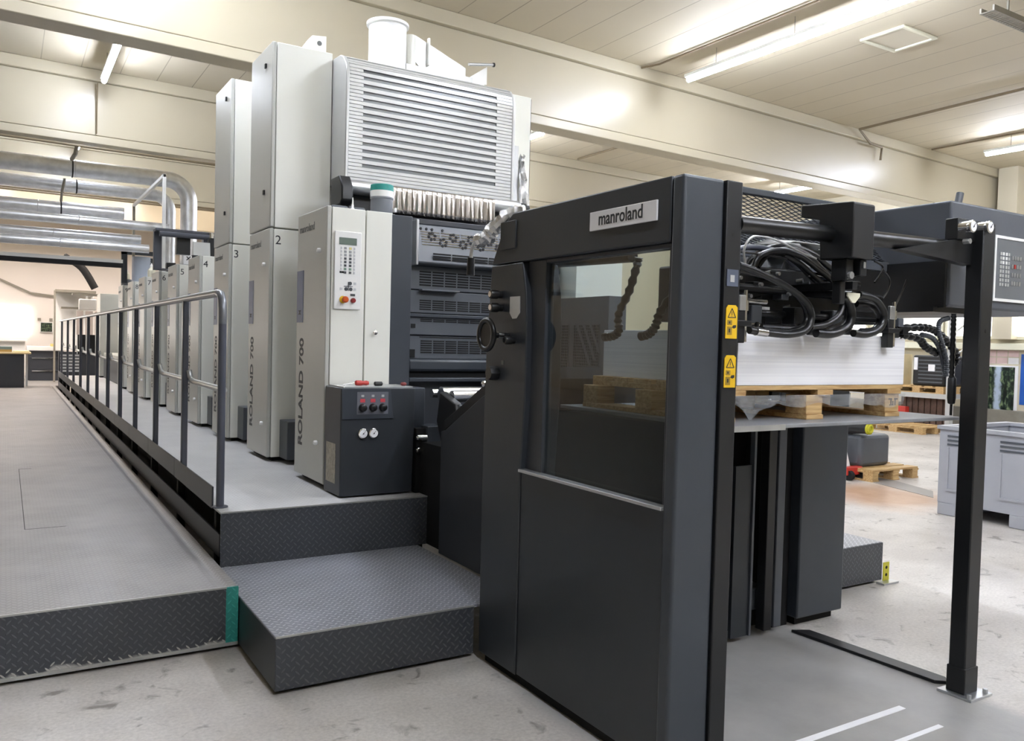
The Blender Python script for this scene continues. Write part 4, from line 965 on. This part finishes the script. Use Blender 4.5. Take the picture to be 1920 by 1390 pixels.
for j in range(6):
    row = []
    for i in range(61):
        xx = 2.43+i*1.10/60; t_ = j/5
        drop = .02+.02*abs(math.sin(i*.23))+.05*math.exp(-((xx-2.52)/.05)**2)+.03*math.exp(-((xx-3.42)/.04)**2)
        row.append((xx, 2.292-.012*t_*math.sin(i*.7)+random.uniform(-.004, .004), 1.368-t_*(.012+drop)))
    rows.append(row)
tag(MB().sheet(rows).build('stretch_film', M['film']), 'torn clear stretch film hanging around the pallet edge under the paper', 'film')

# ------------------------------------------------------------------ sheet feeder, drive side
dc = thing('drive_cabinet', 'dark grey feeder cabinet with a framed button panel behind the guard post', 'cabinet', (4.2, 2.8, 0))
MB().box(3.75, 4.9, 2.24, 3.6, 1.775, 2.27).build('hood', M['slate_lit_hood'], dc, bevel=.012, seg=3)
B(3.735, 3.752, 2.25, 3.55, 1.77, 1.99).build('inner_rail', M['black'], dc)
B(3.7, 4.0, 2.28, 3.5, 1.75, 1.776).build('belly_plate', M['black'], dc)
cp = MB()
for a_ in ((4.118, 4.132, 1.82, 2.142), (4.85, 4.864, 1.82, 2.142)): cp.box(a_[0], a_[1], 2.232, 2.24, a_[2], a_[3])
cp.box(4.132, 4.85, 2.232, 2.24, 2.128, 2.142); cp.box(4.132, 4.85, 2.232, 2.24, 1.82, 1.834)
cpo = cp.build('panel_frame', M['white'], dc)
B(4.128, 4.85, 2.235, 2.2402, 1.83, 2.132).build('panel_face', mat('panel_grey', '#6b6e72', .35), cpo)
for i in range(4):
    for j in range(8):
        B(4.168+i*.022+(.006 if i > 1 else 0), 4.182+i*.022+(.006 if i > 1 else 0), 2.232, 2.235, 2.047-j*.0215, 2.062-j*.0215).build('button', M['white'] if j < 3 and i in (1, 2) else M['alu_paint'], cpo)
for i in range(4):
    for j in range(4): B(4.275+i*.024, 4.29+i*.024, 2.232, 2.235, 2.03-j*.042, 2.05-j*.042).build('button', M['red'] if (i, j) == (1, 1) else M['alu'], cpo)
MB().lathe((4.32, 2.4, 1.775), [(.05, 0), (.045, .012), (.02, .018)], 18, (0, 0, -1)).build('belly_knob', M['black'], dc)
B(3.78, 4.17, 3.05, 3.7, .05, 1.775).build('column', M['slate_light'], dc, bevel=.01)
B(3.82, 4.14, 3.10, 3.65, 0, .05).build('plinth', M['void'], dc)
m_ = MB(); m_.box(3.60, 3.66, 3.06, 3.12, .03, 1.75); m_.build('guide_rail', M['guard'], dc, bevel=.004)
B(3.66, 3.78, 3.12, 3.6, 0, 1.75).build('recess', M['void'], dc)
B(3.50, 3.56, 3.04, 3.10, .03, 1.70).build('guide_rail', M['black'], dc, bevel=.004)
B(3.25, 3.37, 3.04, 3.06, .03, .94).build('lift_plate_guide', M['slate'], dc)
B(3.375, 3.39, 3.03, 3.06, .03, 1.2).build('guide_rail', M['guard'], dc)
B(2.3, 3.66, 3.35, 3.45, 0, 1.22).build('back_plate', M['black'], dc)
B(3.38, 3.62, 3.12, 3.34, .12, .24).build('lift_beam', M['guard'], dc, bevel=.01)
B(3.0, 3.62, 3.20, 3.34, .0, .12).build('lift_foot', M['black'], dc)
sn = thing('clamp_sensor', 'small grey spot sensor on a black clamp on top of the drive cabinet', 'sensor', (4.08, 2.40, 2.27))
B(4.02, 4.13, 2.36, 2.45, 2.27, 2.282).build('base', M['black'], sn); B(4.055, 4.09, 2.385, 2.43, 2.282, 2.31).build('clamp', M['black'], sn, bevel=.004)
MB().cyl((4.07, 2.40, 2.31), (4.085, 2.40, 2.362), .018, n=14).build('barrel', M['guard'], sn)
MB().tube([(4.09, 2.41, 2.295), (4.12, 2.43, 2.29), (4.15, 2.44, 2.275)], .007, n=8, sub=4).build('cable', M['alu_paint'], sn)
# perforated guard cabinet seen through the feeder door
pg = thing('perforated_cabinet', 'grey perforated guard cabinet seen through the feeder door glass', 'cabinet', (3.6, 4.9, .565))
B(3.575, 3.73, 4.56, 5.18, .565, 1.90).build('body', M['guard'], pg, bevel=.004)
for ya, yb, za, zb in ((4.66, 4.96, 1.36, 1.70), (4.66, 4.96, 1.10, 1.33), (5.03, 5.12, 1.10, 1.70)):
    q = B(3.572, 3.576, ya, yb, za, zb).build('backing', M['void'], pg)
    m = MB(); ny = int((yb-ya)/.021); nz_ = int((zb-za)/.021)
    for i in range(ny+1): yy = ya+(yb-ya)*i/ny; m.box(3.566, 3.572, yy-.0028, yy+.0028, za, zb)
    for j in range(nz_+1): zz = za+(zb-za)*j/nz_; m.box(3.566, 3.572, ya, yb, zz-.003, zz+.003)
    m.build('perforated_sheet', M['guard'], q)
m = MB()
for k_ in range(3):
    y_ = 4.93-k_*.08
    m.prism([(y_, 1.70), (y_-.03, 1.70), (y_-.03-.17+k_*.03, 1.40+k_*.05), (y_-.17+k_*.03, 1.40+k_*.05)], 'x', 3.563, 3.567)
m.build('diagonal_bands', M['guard'], pg)
m = MB()
for i in range(14): m.box(3.573, 3.576, 4.66, 4.66+random.uniform(.018, .03), .64+i*.022, .64+i*.022+random.uniform(.008, .016))
m.build('faint_marks', M['ink'], pg)
B(3.55, 3.575, 5.0, 5.02, 1.18, 1.32).build('handle', M['black'], pg)

# right-hand tread plate step and bracket
s = thing('drive_step', 'tread plate step on the drive side behind the dark feeder column', 'step', (4.85, 3.9, 0))
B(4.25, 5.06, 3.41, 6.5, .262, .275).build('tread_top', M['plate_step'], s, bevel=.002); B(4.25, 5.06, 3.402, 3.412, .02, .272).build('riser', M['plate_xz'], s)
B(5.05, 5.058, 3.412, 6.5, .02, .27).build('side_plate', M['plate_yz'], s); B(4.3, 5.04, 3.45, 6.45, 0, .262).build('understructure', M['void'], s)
yb_ = thing('yellow_bracket', 'yellow perforated angle bracket bolted to the floor beside the drive side step', 'bracket', (5.10, 3.38, 0))
B(5.065, 5.13, 3.395, 3.40, 0.012, .135).build('plate', M['yellow2'], yb_); B(5.0, 5.16, 3.34, 3.40, 0, .012).build('foot', M['alu'], yb_)
for zz in (.05, .10): MB().cyl((5.098, 3.394, zz), (5.098, 3.3955, zz), .011, n=10).build('hole', M['void'], yb_)
# floor bar and taped plate
tag(MB().prism([(3.70, 3.02), (3.79, 2.97), (3.83, 2.22), (3.79, 2.18), (3.74, 2.22)], 'z', 0, .016).build('floor_bar', M['black'], bevel=.003), 'flat black steel bar lying on the floor behind the guard post', 'bar')
tag(B(2.42, 3.36, 2.118, 2.15, .0, .0025).build('floor_line', M['paper']), 'worn white painted line across the floor, the farther one', 'floor marking')
tag(B(2.55, 3.34, 1.935, 1.958, .0, .0025).build('floor_line', M['paper']), 'short worn white painted line at the photo edge, the nearer one', 'floor marking')

# ------------------------------------------------------------------ drive side background
def crate(label, x, y, lx, ly, hgt):
    c = thing('plastic_crate', label, 'crate', (x+lx/2, y+ly/2, 0), 'grey bulk crates')
    m = MB()
    m.box(x, x+.04, y, y+ly, .12, hgt-.03); m.box(x+lx-.04, x+lx, y, y+ly, .12, hgt-.03); m.box(x+.04, x+lx-.04, y, y+.04, .12, hgt-.03); m.box(x+.04, x+lx-.04, y+ly-.04, y+ly, .12, hgt-.03)
    m.box(x+.04, x+lx-.04, y+.04, y+ly-.04, .12, .16)
    b = m.build('shell', M['crate'], c)
    m = MB(); m.box(x-.02, x+.06, y-.02, y+ly+.02, hgt-.03, hgt+.005); m.box(x+lx-.06, x+lx+.02, y-.02, y+ly+.02, hgt-.03, hgt+.005)
    m.box(x+.06, x+lx-.06, y-.02, y+.06, hgt-.03, hgt+.005); m.box(x+.06, x+lx-.06, y+ly-.06, y+ly+.02, hgt-.03, hgt+.005)
    m.build('rim', M['crate'], c)
    m = MB()
    for k_ in range(3):
        ya = y+.10+k_*ly*.33
        for zz in (hgt-.10, hgt-.14, hgt-.18): m.box(x-.008, x, ya, ya+ly*.22, zz, zz+.018)
    m.build('vent_slots', M['guard'], c)
    for k_ in range(3):
        ya = y+.10+k_*ly*.33; yb = ya+ly*.22
        m = MB(); m.box(x-.014, x, ya, ya+.02, .26, hgt-.2); m.box(x-.014, x, yb-.02, yb, .26, hgt-.2); m.box(x-.014, x, ya, yb, .24, .26)
        m.build('rib', M['crate'], c)
    for yy in (y, y+ly*.43, y+ly-.18):
        B(x, x+lx, yy, yy+.18, 0, .12).build('foot', M['crate'], c, bevel=.008)
    m = MB()
    for yy in (y+.06, y+.16, y+.5, y+.6): m.cyl((x-.002, yy, .16), (x, yy, .16), .014, n=8)
    m.build('rivet', M['void'], c)
    return c
crate('grey plastic bulk crate with open top behind the guard post', 7.75, 3.15, 1.2, 1.5, .86)
crate('second grey plastic bulk crate, farther back at the photo edge', 10.2, 3.0, 1.2, 1.9, .86)
def pallet(label, x, y, z, lx=1.2, ly=.8, h=.144):
    p = thing('euro_pallet', label, 'pallet', (x+lx/2, y+ly/2, z), 'pallets on the drive side')
    m = MB()
    for i in range(5): m.box(x, x+lx, y+i*ly/5, y+i*ly/5+ly*.15, z+h-.022, z+h)
    m.build('top_boards', M['wood'], p)
    m = MB()
    for a in (0, .45, .88):
        m.box(x+a*lx, x+a*lx+.14*lx, y, y+ly, z, z+.02); m.box(x+a*lx, x+a*lx+.14*lx, y, y+ly, z+h-.044, z+h-.022)
    m.build('stringers', M['wood'], p)
    for a in (0, .45, .88):
        for b_ in (0, .43, .86): B(x+a*lx, x+a*lx+.12*lx, y+b_*ly, y+b_*ly+.14*ly, z+.02, z+h-.044).build('block', M['wood'], p)
    return p
pallet('pine pallet on the floor under the grey blower unit', 8.85, 6.12, 0, .9, .95)
pallet('pine pallet on the floor below the rack of dark boards', 15.0, 9.35, 0, .9, 1.25)
# storage rack
rk = thing('storage_rack', 'grey steel storage rack with a shelf beside the window', 'rack', (16.9, 10.6, 0))
for xx, yy in ((16.3, 9.60), (17.3, 9.60), (16.3, 12.0), (17.3, 12.0)): B(xx, xx+.12, yy, yy+.10, 0, 2.6).build('upright', M['alu_paint'], rk)
B(16.3, 17.42, 9.7, 12.0, .64, .74).build('shelf_beam', M['alu_paint'], rk)
m = MB()
for z_ in (1.5, 2.0): m.tube([(16.42, 9.65, z_), (17.3, 9.65, z_+.4)], .02, n=6)
m.build('brace', M['alu_paint'], rk)
pallet('pine pallet on the rack shelf under the black pump', 16.32, 9.76, .74, 1.0, 1.2, .15)
bp_ = thing('vacuum_pump', 'black boxy vacuum pump with white labels on the rack pallet', 'pump', (16.8, 10.1, .89))
B(16.36, 17.1, 9.78, 10.48, .892, 1.53).build('housing', M['black'], bp_, bevel=.04); B(16.34, 16.362, 10.36, 10.44, 1.22, 1.48).build('label_plate', M['paper'], bp_); B(16.34, 16.362, 9.98, 10.12, 1.20, 1.34).build('label_plate', M['paper'], bp_)
m = MB()
for i in range(7): m.box(16.345, 16.362, 9.82, 10.34, .96+i*.075, .985+i*.075)
m.build('cooling_fins', M['guard'], bp_)
cr = thing('cardboard_roll', 'cream roll standing on the rack shelf beside the black pump', 'roll', (16.75, 11.15, .74))
MB().lathe((16.75, 11.15, .742), [(.34, 0), (.34, .80), (.11, .805)], 24).build('roll', mat('cream_roll', '#d9c9a0', .6), cr)
bo_lab = ['dark board leaning under the rack shelf, %s of the row' % w_ for w_ in ('first', 'second', 'third', 'fourth', 'fifth', 'sixth', 'seventh', 'eighth')]
for i in range(8):
    tag(B(16.5, 16.6, 9.74+i*.135, 9.855+i*.135, 0, .63).build('board', M['brownwood'], bevel=.004), bo_lab[i] + ' counted from the guard post', 'board', 'dark boards under the rack shelf')
tag(B(16.15, 16.29, 10.47, 10.66, .0, .44).build('red_box', M['red'], bevel=.01), 'red box standing at the end of the dark boards', 'box')
# pump unit behind the right step
pu = thing('blower_unit', 'grey blower unit with a yellow ended black cylinder on a pallet', 'blower', (9.2, 6.6, .144))
B(8.92, 9.5, 6.34, 6.95, .144, .54).build('housing', M['guard'], pu, bevel=.05)
MB().cyl((8.93, 6.72, .61), (8.93, 6.26, .625), .062, n=20).build('cylinder', M['black'], pu)
MB().cyl((8.93, 6.26, .625), (8.93, 6.235, .625), .068, n=20).torus((8.93, 6.232, .625), (0, 1, 0), .042, .014, 20, 8).build('yellow_cap', M['yellow2'], pu)
B(8.95, 9.3, 6.5, 6.9, .53, .57).build('mount', M['black'], pu)
pj_ = thing('pallet_truck', 'white and red pallet truck nose beside the dark feeder column', 'pallet truck', (8.6, 6.4, 0))
MB().prism([(6.40, .08), (6.56, .08), (6.60, .42), (6.50, .42)], 'x', 8.72, 8.84).build('fork', M['white'], pj_, bevel=.01); B(8.66, 8.95, 6.33, 6.42, .06, .16).build('wheel_bracket', M['red'], pj_, bevel=.01)
MB().cyl((8.68, 6.34, .06), (8.74, 6.34, .06), .06, n=14).cyl((8.9, 6.34, .06), (8.96, 6.34, .06), .06, n=14).build('wheel', M['void'], pj_)
# low sill plate in the floor
struct(MB().prism([(8.96, 6.46), (9.6, 6.94), (8.96, 5.43), (8.56, 5.18)], 'z', 0, .004).build('trim_3', mat('channel_grey', '#8f8a84', .5)))

# ------------------------------------------------------------------ above the units, far end
def can_bottle(label, x, y, z, s=1.0):
    b = thing('plastic_bottle', label, 'bottle', (x, y, z), 'cream bottles on the units')
    MB().lathe((x, y, z), [(.05*s, 0), (.055*s, .01), (.055*s, .10*s), (.03*s, .13*s), (.02*s, .145*s)], 18).build('body', M['offwhite'], b)
    MB().lathe((x, y, z+.145*s), [(.022*s, 0), (.022*s, .02), (.012*s, .03), (.006*s, .06)], 14).build('cap', M['white'], b)
can_bottle('cream bottle standing on the unit numbered 7', 1.87, 13.47, 2.41, 1.0)
can_bottle('cream bottle standing on a dark canister above the unit numbered 9', 1.85, 16.3, 2.52, 1.0)
tag(MB().lathe((1.85, 16.3, 2.41), [(.09, 0), (.09, .10), (.085, .11)], 16).build('canister', M['guard']), 'dark canister on the unit numbered 9', 'canister')
cd = thing('sign_card', 'small white card with a black cross mark standing on the unit numbered 5', 'sign', (1.89, 10.72, 2.41))
B(1.845, 1.94, 10.70, 10.71, 2.41, 2.52).build('card', M['paper'], cd)
m = MB()
for a_ in (1, -1): m.tube([(1.9-.022, 10.698, 2.485-.022*a_), (1.9+.022, 10.698, 2.485+.022*a_)], .007, n=4)
m.build('cross_mark', M['ink'], cd)
B(1.85, 1.935, 10.70, 10.78, 2.408, 2.412).build('foot', M['paper'], cd)
fr = thing('pipe_frame', 'white tubular frame standing up in front of the silver ducts', 'frame', (1.85, 13.8, 2.41))
MB().box(1.83, 1.87, 12.22, 12.28, 2.41, 3.75).build('leg', M['white'], fr, bevel=.006)
MB().box(1.83, 1.87, 15.36, 15.42, 2.41, 3.74).build('leg', M['conduit_grey'], fr, bevel=.006)
MB().box(1.83, 1.87, 12.22, 15.42, 3.70, 3.75).build('top_bar', M['white'], fr, bevel=.006)
gt = thing('grey_gantry', 'dark grey gantry with a cross pipe standing on the units', 'gantry', (2.0, 11.5, 2.3))
B(1.60+.06, 1.70+.06, 11.78, 11.86, 2.41-.01, 2.93).build('post', M['rail'], gt, bevel=.006)
MB().cyl((1.70, 11.6, 2.86), (2.40, 11.6, 2.86), .035, n=14).build('cross_pipe', M['rail'], gt)
B(1.66, 2.42, 11.62, 11.86, 2.90, 2.935).build('top_plate', M['rail'], gt, bevel=.005)
B(2.30, 2.38, 11.56, 11.62, 2.60, 2.85).build('bracket', M['black'], gt); B(1.93, 2.10, 11.7, 11.8, 2.62, 2.84).build('bracket', M['black'], gt)
B(2.30, 2.42, 11.86, 12.0, 2.2, 2.9).build('post', M['rail'], gt)
B(1.76, 1.84, 11.7, 12.0, 2.405, 2.42).build('foot', M['rail'], gt)
MB().cyl((2.34, 11.57, 2.85), (2.34, 11.57, 2.92), .03, n=12).build('cap', M['chrome'], gt)
gt2 = thing('grey_gantry', 'farther and lower dark grey gantry beside the pale ribbed filter', 'gantry', (1.8, 15.0, 2.41))
B(1.68, 1.77, 15.5, 15.58, 2.41, 2.96).build('post', M['slate'], gt2); B(1.68, 2.45, 15.5, 15.58, 2.90, 2.97).build('beam', M['slate'], gt2); B(1.85, 2.4, 15.52, 15.56, 2.76, 2.86).build('lower_beam', M['slate'], gt2)
B(2.3, 2.36, 15.5, 15.58, 2.3, 2.9).build('post', M['slate'], gt2)
tag(MB().lathe((1.93, 15.05, 2.41), [(.14*(1+.04*(i % 2)), i*.02) for i in range(22)], 24).build('ribbed_filter', M['duckegg']), 'pale blue ribbed filter cylinder standing on the far units', 'filter')
for xx, yy, ll in ((1.98, 10.9, 'black switch box on the unit numbered 5 behind the white card'), (1.9, 12.3, 'black switch box on the unit numbered 6 under the gantry')):
    tag(B(xx, xx+.12, yy, yy+.1, 2.405, 2.55).build('switch_box', M['black'], bevel=.006), ll, 'box')
tag(MB().prism([(10.9, 2.405), (11.1, 2.405), (11.0, 2.72), (10.95, 2.72)], 'x', 2.0, 2.2).build('ink_trough', M['alu_paint']), 'silver wedge shaped cover on the unit numbered 5', 'cover')

# silver ducts
def duct(label, pts, r, rib=True, sub=0):
    d = thing('ventilation_duct', label, 'duct', pts[0], 'silver ducts across the hall')
    MB().tube(pts, r, n=20, sub=sub).build('duct', M['galv'], d)
    m = MB(); a, b_ = Vector(pts[0]), Vector(pts[1]); n_ = 7
    for i in range(1, n_):
        c = a+(b_-a)*(i/n_); m.torus(c, b_-a, r, .008, 20, 6)
    m.build('seam_rings', M['galv'], d)
    return d
def arc(x, y, z, r, n=8): return [(x+r*math.sin(PI/2*i/n), y, z-r+r*math.cos(PI/2*i/n)) for i in range(n+1)]
duct('topmost silver duct, bending down behind the cream towers', [(-6.9, 15.0, 4.16), (2.25, 15.0, 4.16)] + arc(2.3, 15.0, 4.16, .36)[1:] + [(2.66, 15.0, 2.3)], .135)
duct('second silver duct from the top, with its own bend behind the white frame', [(-6.9, 15.3, 3.92), (2.1, 15.3, 3.92)] + arc(2.15, 15.3, 3.92, .25)[1:] + [(2.40, 15.3, 2.3)], .10)
duct('third silver duct from the top, bright and ending at the white frame', [(-6.9, 15.1, 3.52), (1.65, 15.1, 3.52), (1.66, 15.1, 3.52)], .105)
duct('fourth silver duct from the top, thin and joined to the fifth', [(-6.9, 14.8, 3.32), (2.3, 14.8, 3.32), (2.31, 14.8, 3.32)], .075)
duct('fifth silver duct from the top, dull grey', [(-6.9, 15.0, 3.11), (1.9, 15.0, 3.11), (1.91, 15.0, 3.11)], .075)
duct('lowest silver duct above the white batten', [(-6.9, 14.8, 2.95), (2.0, 14.8, 2.95), (2.01, 14.8, 2.95)], .07)
tr = thing('cable_batten', 'white topped black cable batten below the silver ducts', 'batten', (-2, 15, 2.69))
B(-6.9, 1.64, 14.95, 15.05, 2.70, 2.76).build('channel', M['white'], tr); B(-6.9, 1.64, 14.93, 15.07, 2.63, 2.70).build('tray', M['void'], tr)
hg = thing('duct_hanger', 'steel hanger strut clamped to the beam above the silver ducts', 'hanger', (.92, 14.6, 3.4))
m = MB(); m.tube([(.95, 14.35, 4.60), (.91, 14.5, 4.30), (.88, 14.85, 4.27)], .03, n=6); m.build('strut', M['conduit_grey'], hg)
for c_, r_ in (((.9, 15.0, 4.16), .14), ((.98, 15.3, 3.92), .105), ((.75, 15.1, 3.52), .11)): MB().torus(c_, (1, 0, 0), r_, .012, 20, 6).build('clamp_ring', M['black'], hg)
MB().tube([(.80, 15.1, 4.0), (.76, 15.1, 3.78), (.75, 15.1, 3.63)], .02, n=6).build('drop_rod', M['conduit_grey'], hg)
for i, (yy, zz) in enumerate(((19.0, 4.36), (18.9, 4.30), (13.8, 4.30))):
    pipe('beam_pipe', [(-6.9, yy-.38, zz), (6.1, yy+.33, zz)], .02, M['conduit'],
         ('brown pipe along the far beam, upper of the pair', 'brown pipe along the far beam, lower of the pair', 'brown pipe along the bottom of the beam above the ducts')[i], 'pipe')

# delivery end and far desks
hd_ = thing('coating_cabinet', 'plain pale cabinet at the end of the row of units', 'cabinet', (2.0, 20.6, .565))
B(1.78, 2.6, 20.3, 21.0, .60, 2.42).build('body', M['cream_shaded'], hd_, bevel=.006); B(1.80, 2.58, 20.33, 20.98, .565, .60).build('plinth', M['void'], hd_)
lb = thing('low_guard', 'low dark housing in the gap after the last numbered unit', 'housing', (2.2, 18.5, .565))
B(1.85, 3.6, 17.5, 20.2, .565, 1.05).build('body', M['dark'], lb, bevel=.02); B(1.85, 3.6, 17.5, 20.2, 1.05, 1.12).build('lid', M['cream_shaded'], lb, bevel=.01)
B(2.3, 3.7, 17.3, 20.3, 1.12, 2.2).build('inner_frame', M['cream_shaded'], lb)
dv = thing('delivery_housing', 'bright delivery end of the press with dark louvres below', 'delivery', (1.7, 22.5, .31))
B(1.05, 3.5, 21.6, 21.75, .31, 1.10).build('lower_body', M['dark'], dv, bevel=.01)
slots(1.08, 1.5, .62, 1.05, 3, 6, 21.6).build('louvre_slots', M['alu'], dv)
B(1.05, 1.95, 24.0, 24.1, 1.08, 2.56).build('back_panel', M['white'], dv, bevel=.006)
B(1.05, 1.95, 23.3, 24.0, 2.54, 2.60).build('roof', M['conduit_grey'], dv)
B(1.02, 1.06, 23.3, 23.4, .31, 2.56).build('corner_post', M['conduit_grey'], dv)
B(1.2, 1.95, 23.8, 23.9, 2.14, 2.19).build('shelf', M['conduit_grey'], dv)
for xa_, xb_ in ((1.40, 1.54), (1.58, 1.74), (1.78, 1.95)):
    pn_ = B(xa_, xb_, 21.5, 21.53, 1.5, 2.05).build('door_panel', mat('beige_panel', '#cdbfb6', .45), dv, bevel=.004)
    B(xa_+.01, xa_+.03, 21.5, 21.53, 1.05, 1.5).build('door_stay', M['alu_paint'], pn_)
B(1.42, 1.95, 21.56, 21.6, 1.05, 1.5).build('opening', M['void'], dv)
B(1.3, 1.95, 21.2, 21.6, 2.40, 2.44).build('top_plate', M['conduit_grey'], dv)
mo = thing('monitor_box', 'grey square box hanging in front of the bright delivery end', 'box', (1.65, 21.9, 2.1))
B(1.47, 1.84, 21.85, 22.0, 2.08, 2.34).build('body', M['alu_paint'], mo, bevel=.02); B(1.62, 1.66, 21.9, 21.94, 2.34, 2.44).build('bracket', M['alu_paint'], mo)
dk = thing('layout_desk', 'dark panelled desk with a pale wooden top at the end of the walkway', 'desk', (-.3, 21.5, .31))
B(-2.5, .49, 20.95, 21.75, 1.045, 1.085).build('desk_top', mat('desk_top_wood', '#cdb98d', .45), dk, bevel=.006)
B(-2.5, .36, 21.0, 21.7, .31, 1.045).build('body', M['dark'], dk, bevel=.006); B(.40, .44, 21.6, 21.68, .31, 1.045).build('leg', M['white'], dk)
bk = thing('paper_pile', 'pile of sheets with a teal and brown edge on the desk', 'paper pile', (-.6, 21.4, 1.085))
B(-1.4, .13, 21.1, 21.6, 1.085, 1.14).build('brown_sheets', mat('brown_card', '#a48a55', .7), bk); B(-1.4, .13, 21.1, 21.6, 1.14, 1.20).build('teal_sheets', mat('teal_grey', '#6f8284', .7), bk)
tag(B(.15, .46, 21.1, 21.6, 1.085, 1.11).build('paper_sheets', mat('cream_sheet', '#e9dfb6', .7)), 'thin cream sheets on the desk corner', 'paper')
cs = thing('drawer_console', 'dark console with two bright handled drawers and a white top against the far wall', 'console', (.85, 24.2, .31))
B(.49, 1.3, 24.2, 24.9, .31, 1.06).build('body', M['dark'], cs, bevel=.006); B(.47, 1.32, 24.15, 24.95, 1.06, 1.17).build('worktop', M['white'], cs, bevel=.01)
for zz in (.86, .535):
    dr = B(.53, 1.27, 24.185, 24.2, zz-.27, zz+.04).build('drawer', M['dark'], cs, bevel=.004); B(.58, 1.22, 24.165, 24.185, zz, zz+.022).build('handle', M['chrome'], dr)
B(.53, 1.27, 24.2, 24.9, .29, .31).build('foot', M['void'], cs)
struct(B(-5.0, 1.3, 21.9, 26.9, 0, .30).build('floor_far', M['plate_xy']))
ph_ = thing('framed_photo', 'small dark framed picture on the far white wall above the console', 'picture', (.95, 26.95, 1.5))
B(.84, 1.16, 26.93, 26.99, 1.53, 1.82).build('frame', M['white'], ph_); B(.86, 1.14, 26.92, 26.93, 1.55, 1.80).build('print', poster_mat(), ph_)
for xx in (.78, 1.07): tag(B(xx, xx+.08, 26.93, 26.99, 1.85, 1.93).build('wall_socket', M['conduit_grey']), 'grey wall socket box above the %s side of the small dark picture' % ('window' if xx < 1 else 'press'), 'socket', 'grey wall sockets')
struct(B(-2.6, .6, 26.93, 27.0, 1.45, 2.2).build('window_5', M['pane']))
tl = thing('wall_shelf', 'pale shelf with paper trays in front of the bright far window', 'shelf', (-.4, 25.5, .3))
B(-2.6, .5, 25.2, 25.8, 1.28, 1.32).build('board', M['white'], tl); B(-2.5, .45, 25.3, 25.7, .3, 1.28).build('cabinet', M['white'], tl)
tag(B(1.0, 1.25, 24.4, 24.6, 1.17, 1.24).build('yellow_box', mat('straw_yellow', '#dcc77e', .5), bevel=.01), 'straw yellow box on the white console top', 'box')
pipe('wall_pipe', [(-1.5, 26.95, 3.6), (.6, 26.9, 2.62), (1.3, 26.9, 2.55)], .03, M['conduit_grey'], 'pale pipe sloping down the far white wall', 'pipe')
tag(MB().tube([(1.2, 23.0, 3.4), (1.6, 23.0, 3.15), (1.9, 23.0, 2.65)], .09, n=12, sub=6).build('exhaust_hose', M['void']), 'black exhaust hose arching down to the delivery end', 'hose')

# ------------------------------------------------------------------ camera, world, view
F_, YAW, PIT, ROL = 1550.95, .550296, .0325669, .0256959
fwd = Vector((math.sin(YAW)*math.cos(PIT), math.cos(YAW)*math.cos(PIT), -math.sin(PIT)))
rt = Vector((math.cos(YAW), -math.sin(YAW), 0)); up = rt.cross(fwd)
r2 = rt*math.cos(ROL)+up*math.sin(ROL); u2 = -rt*math.sin(ROL)+up*math.cos(ROL)
cam = bpy.data.cameras.new('camera'); co = bpy.data.objects.new('camera', cam); COL.objects.link(co)
cam.sensor_fit = 'HORIZONTAL'; cam.sensor_width = 36; cam.lens = F_/1920*36; cam.clip_start = .05; cam.clip_end = 100
mw = Matrix((r2, u2, -fwd)).transposed().to_4x4(); mw.translation = (0, 0, 1.55); co.matrix_world = mw
SC.camera = co
wd = bpy.data.worlds.new('world'); SC.world = wd; wd.use_nodes = True
wd.node_tree.nodes['Background'].inputs[0].default_value = (.9, .95, 1, 1); wd.node_tree.nodes['Background'].inputs[1].default_value = .25
SC.view_settings.view_transform = 'Standard'; SC.view_settings.look = 'None'; SC.view_settings.gamma = 1; SC.view_settings.use_curve_mapping = False
SC.view_settings.exposure = 2.4
SC.cycles.use_denoising = True
SC.cycles.max_bounces = 8; SC.cycles.diffuse_bounces = 4; SC.cycles.glossy_bounces = 4; SC.cycles.transparent_max_bounces = 12
SC.cycles.sample_clamp_indirect = 8
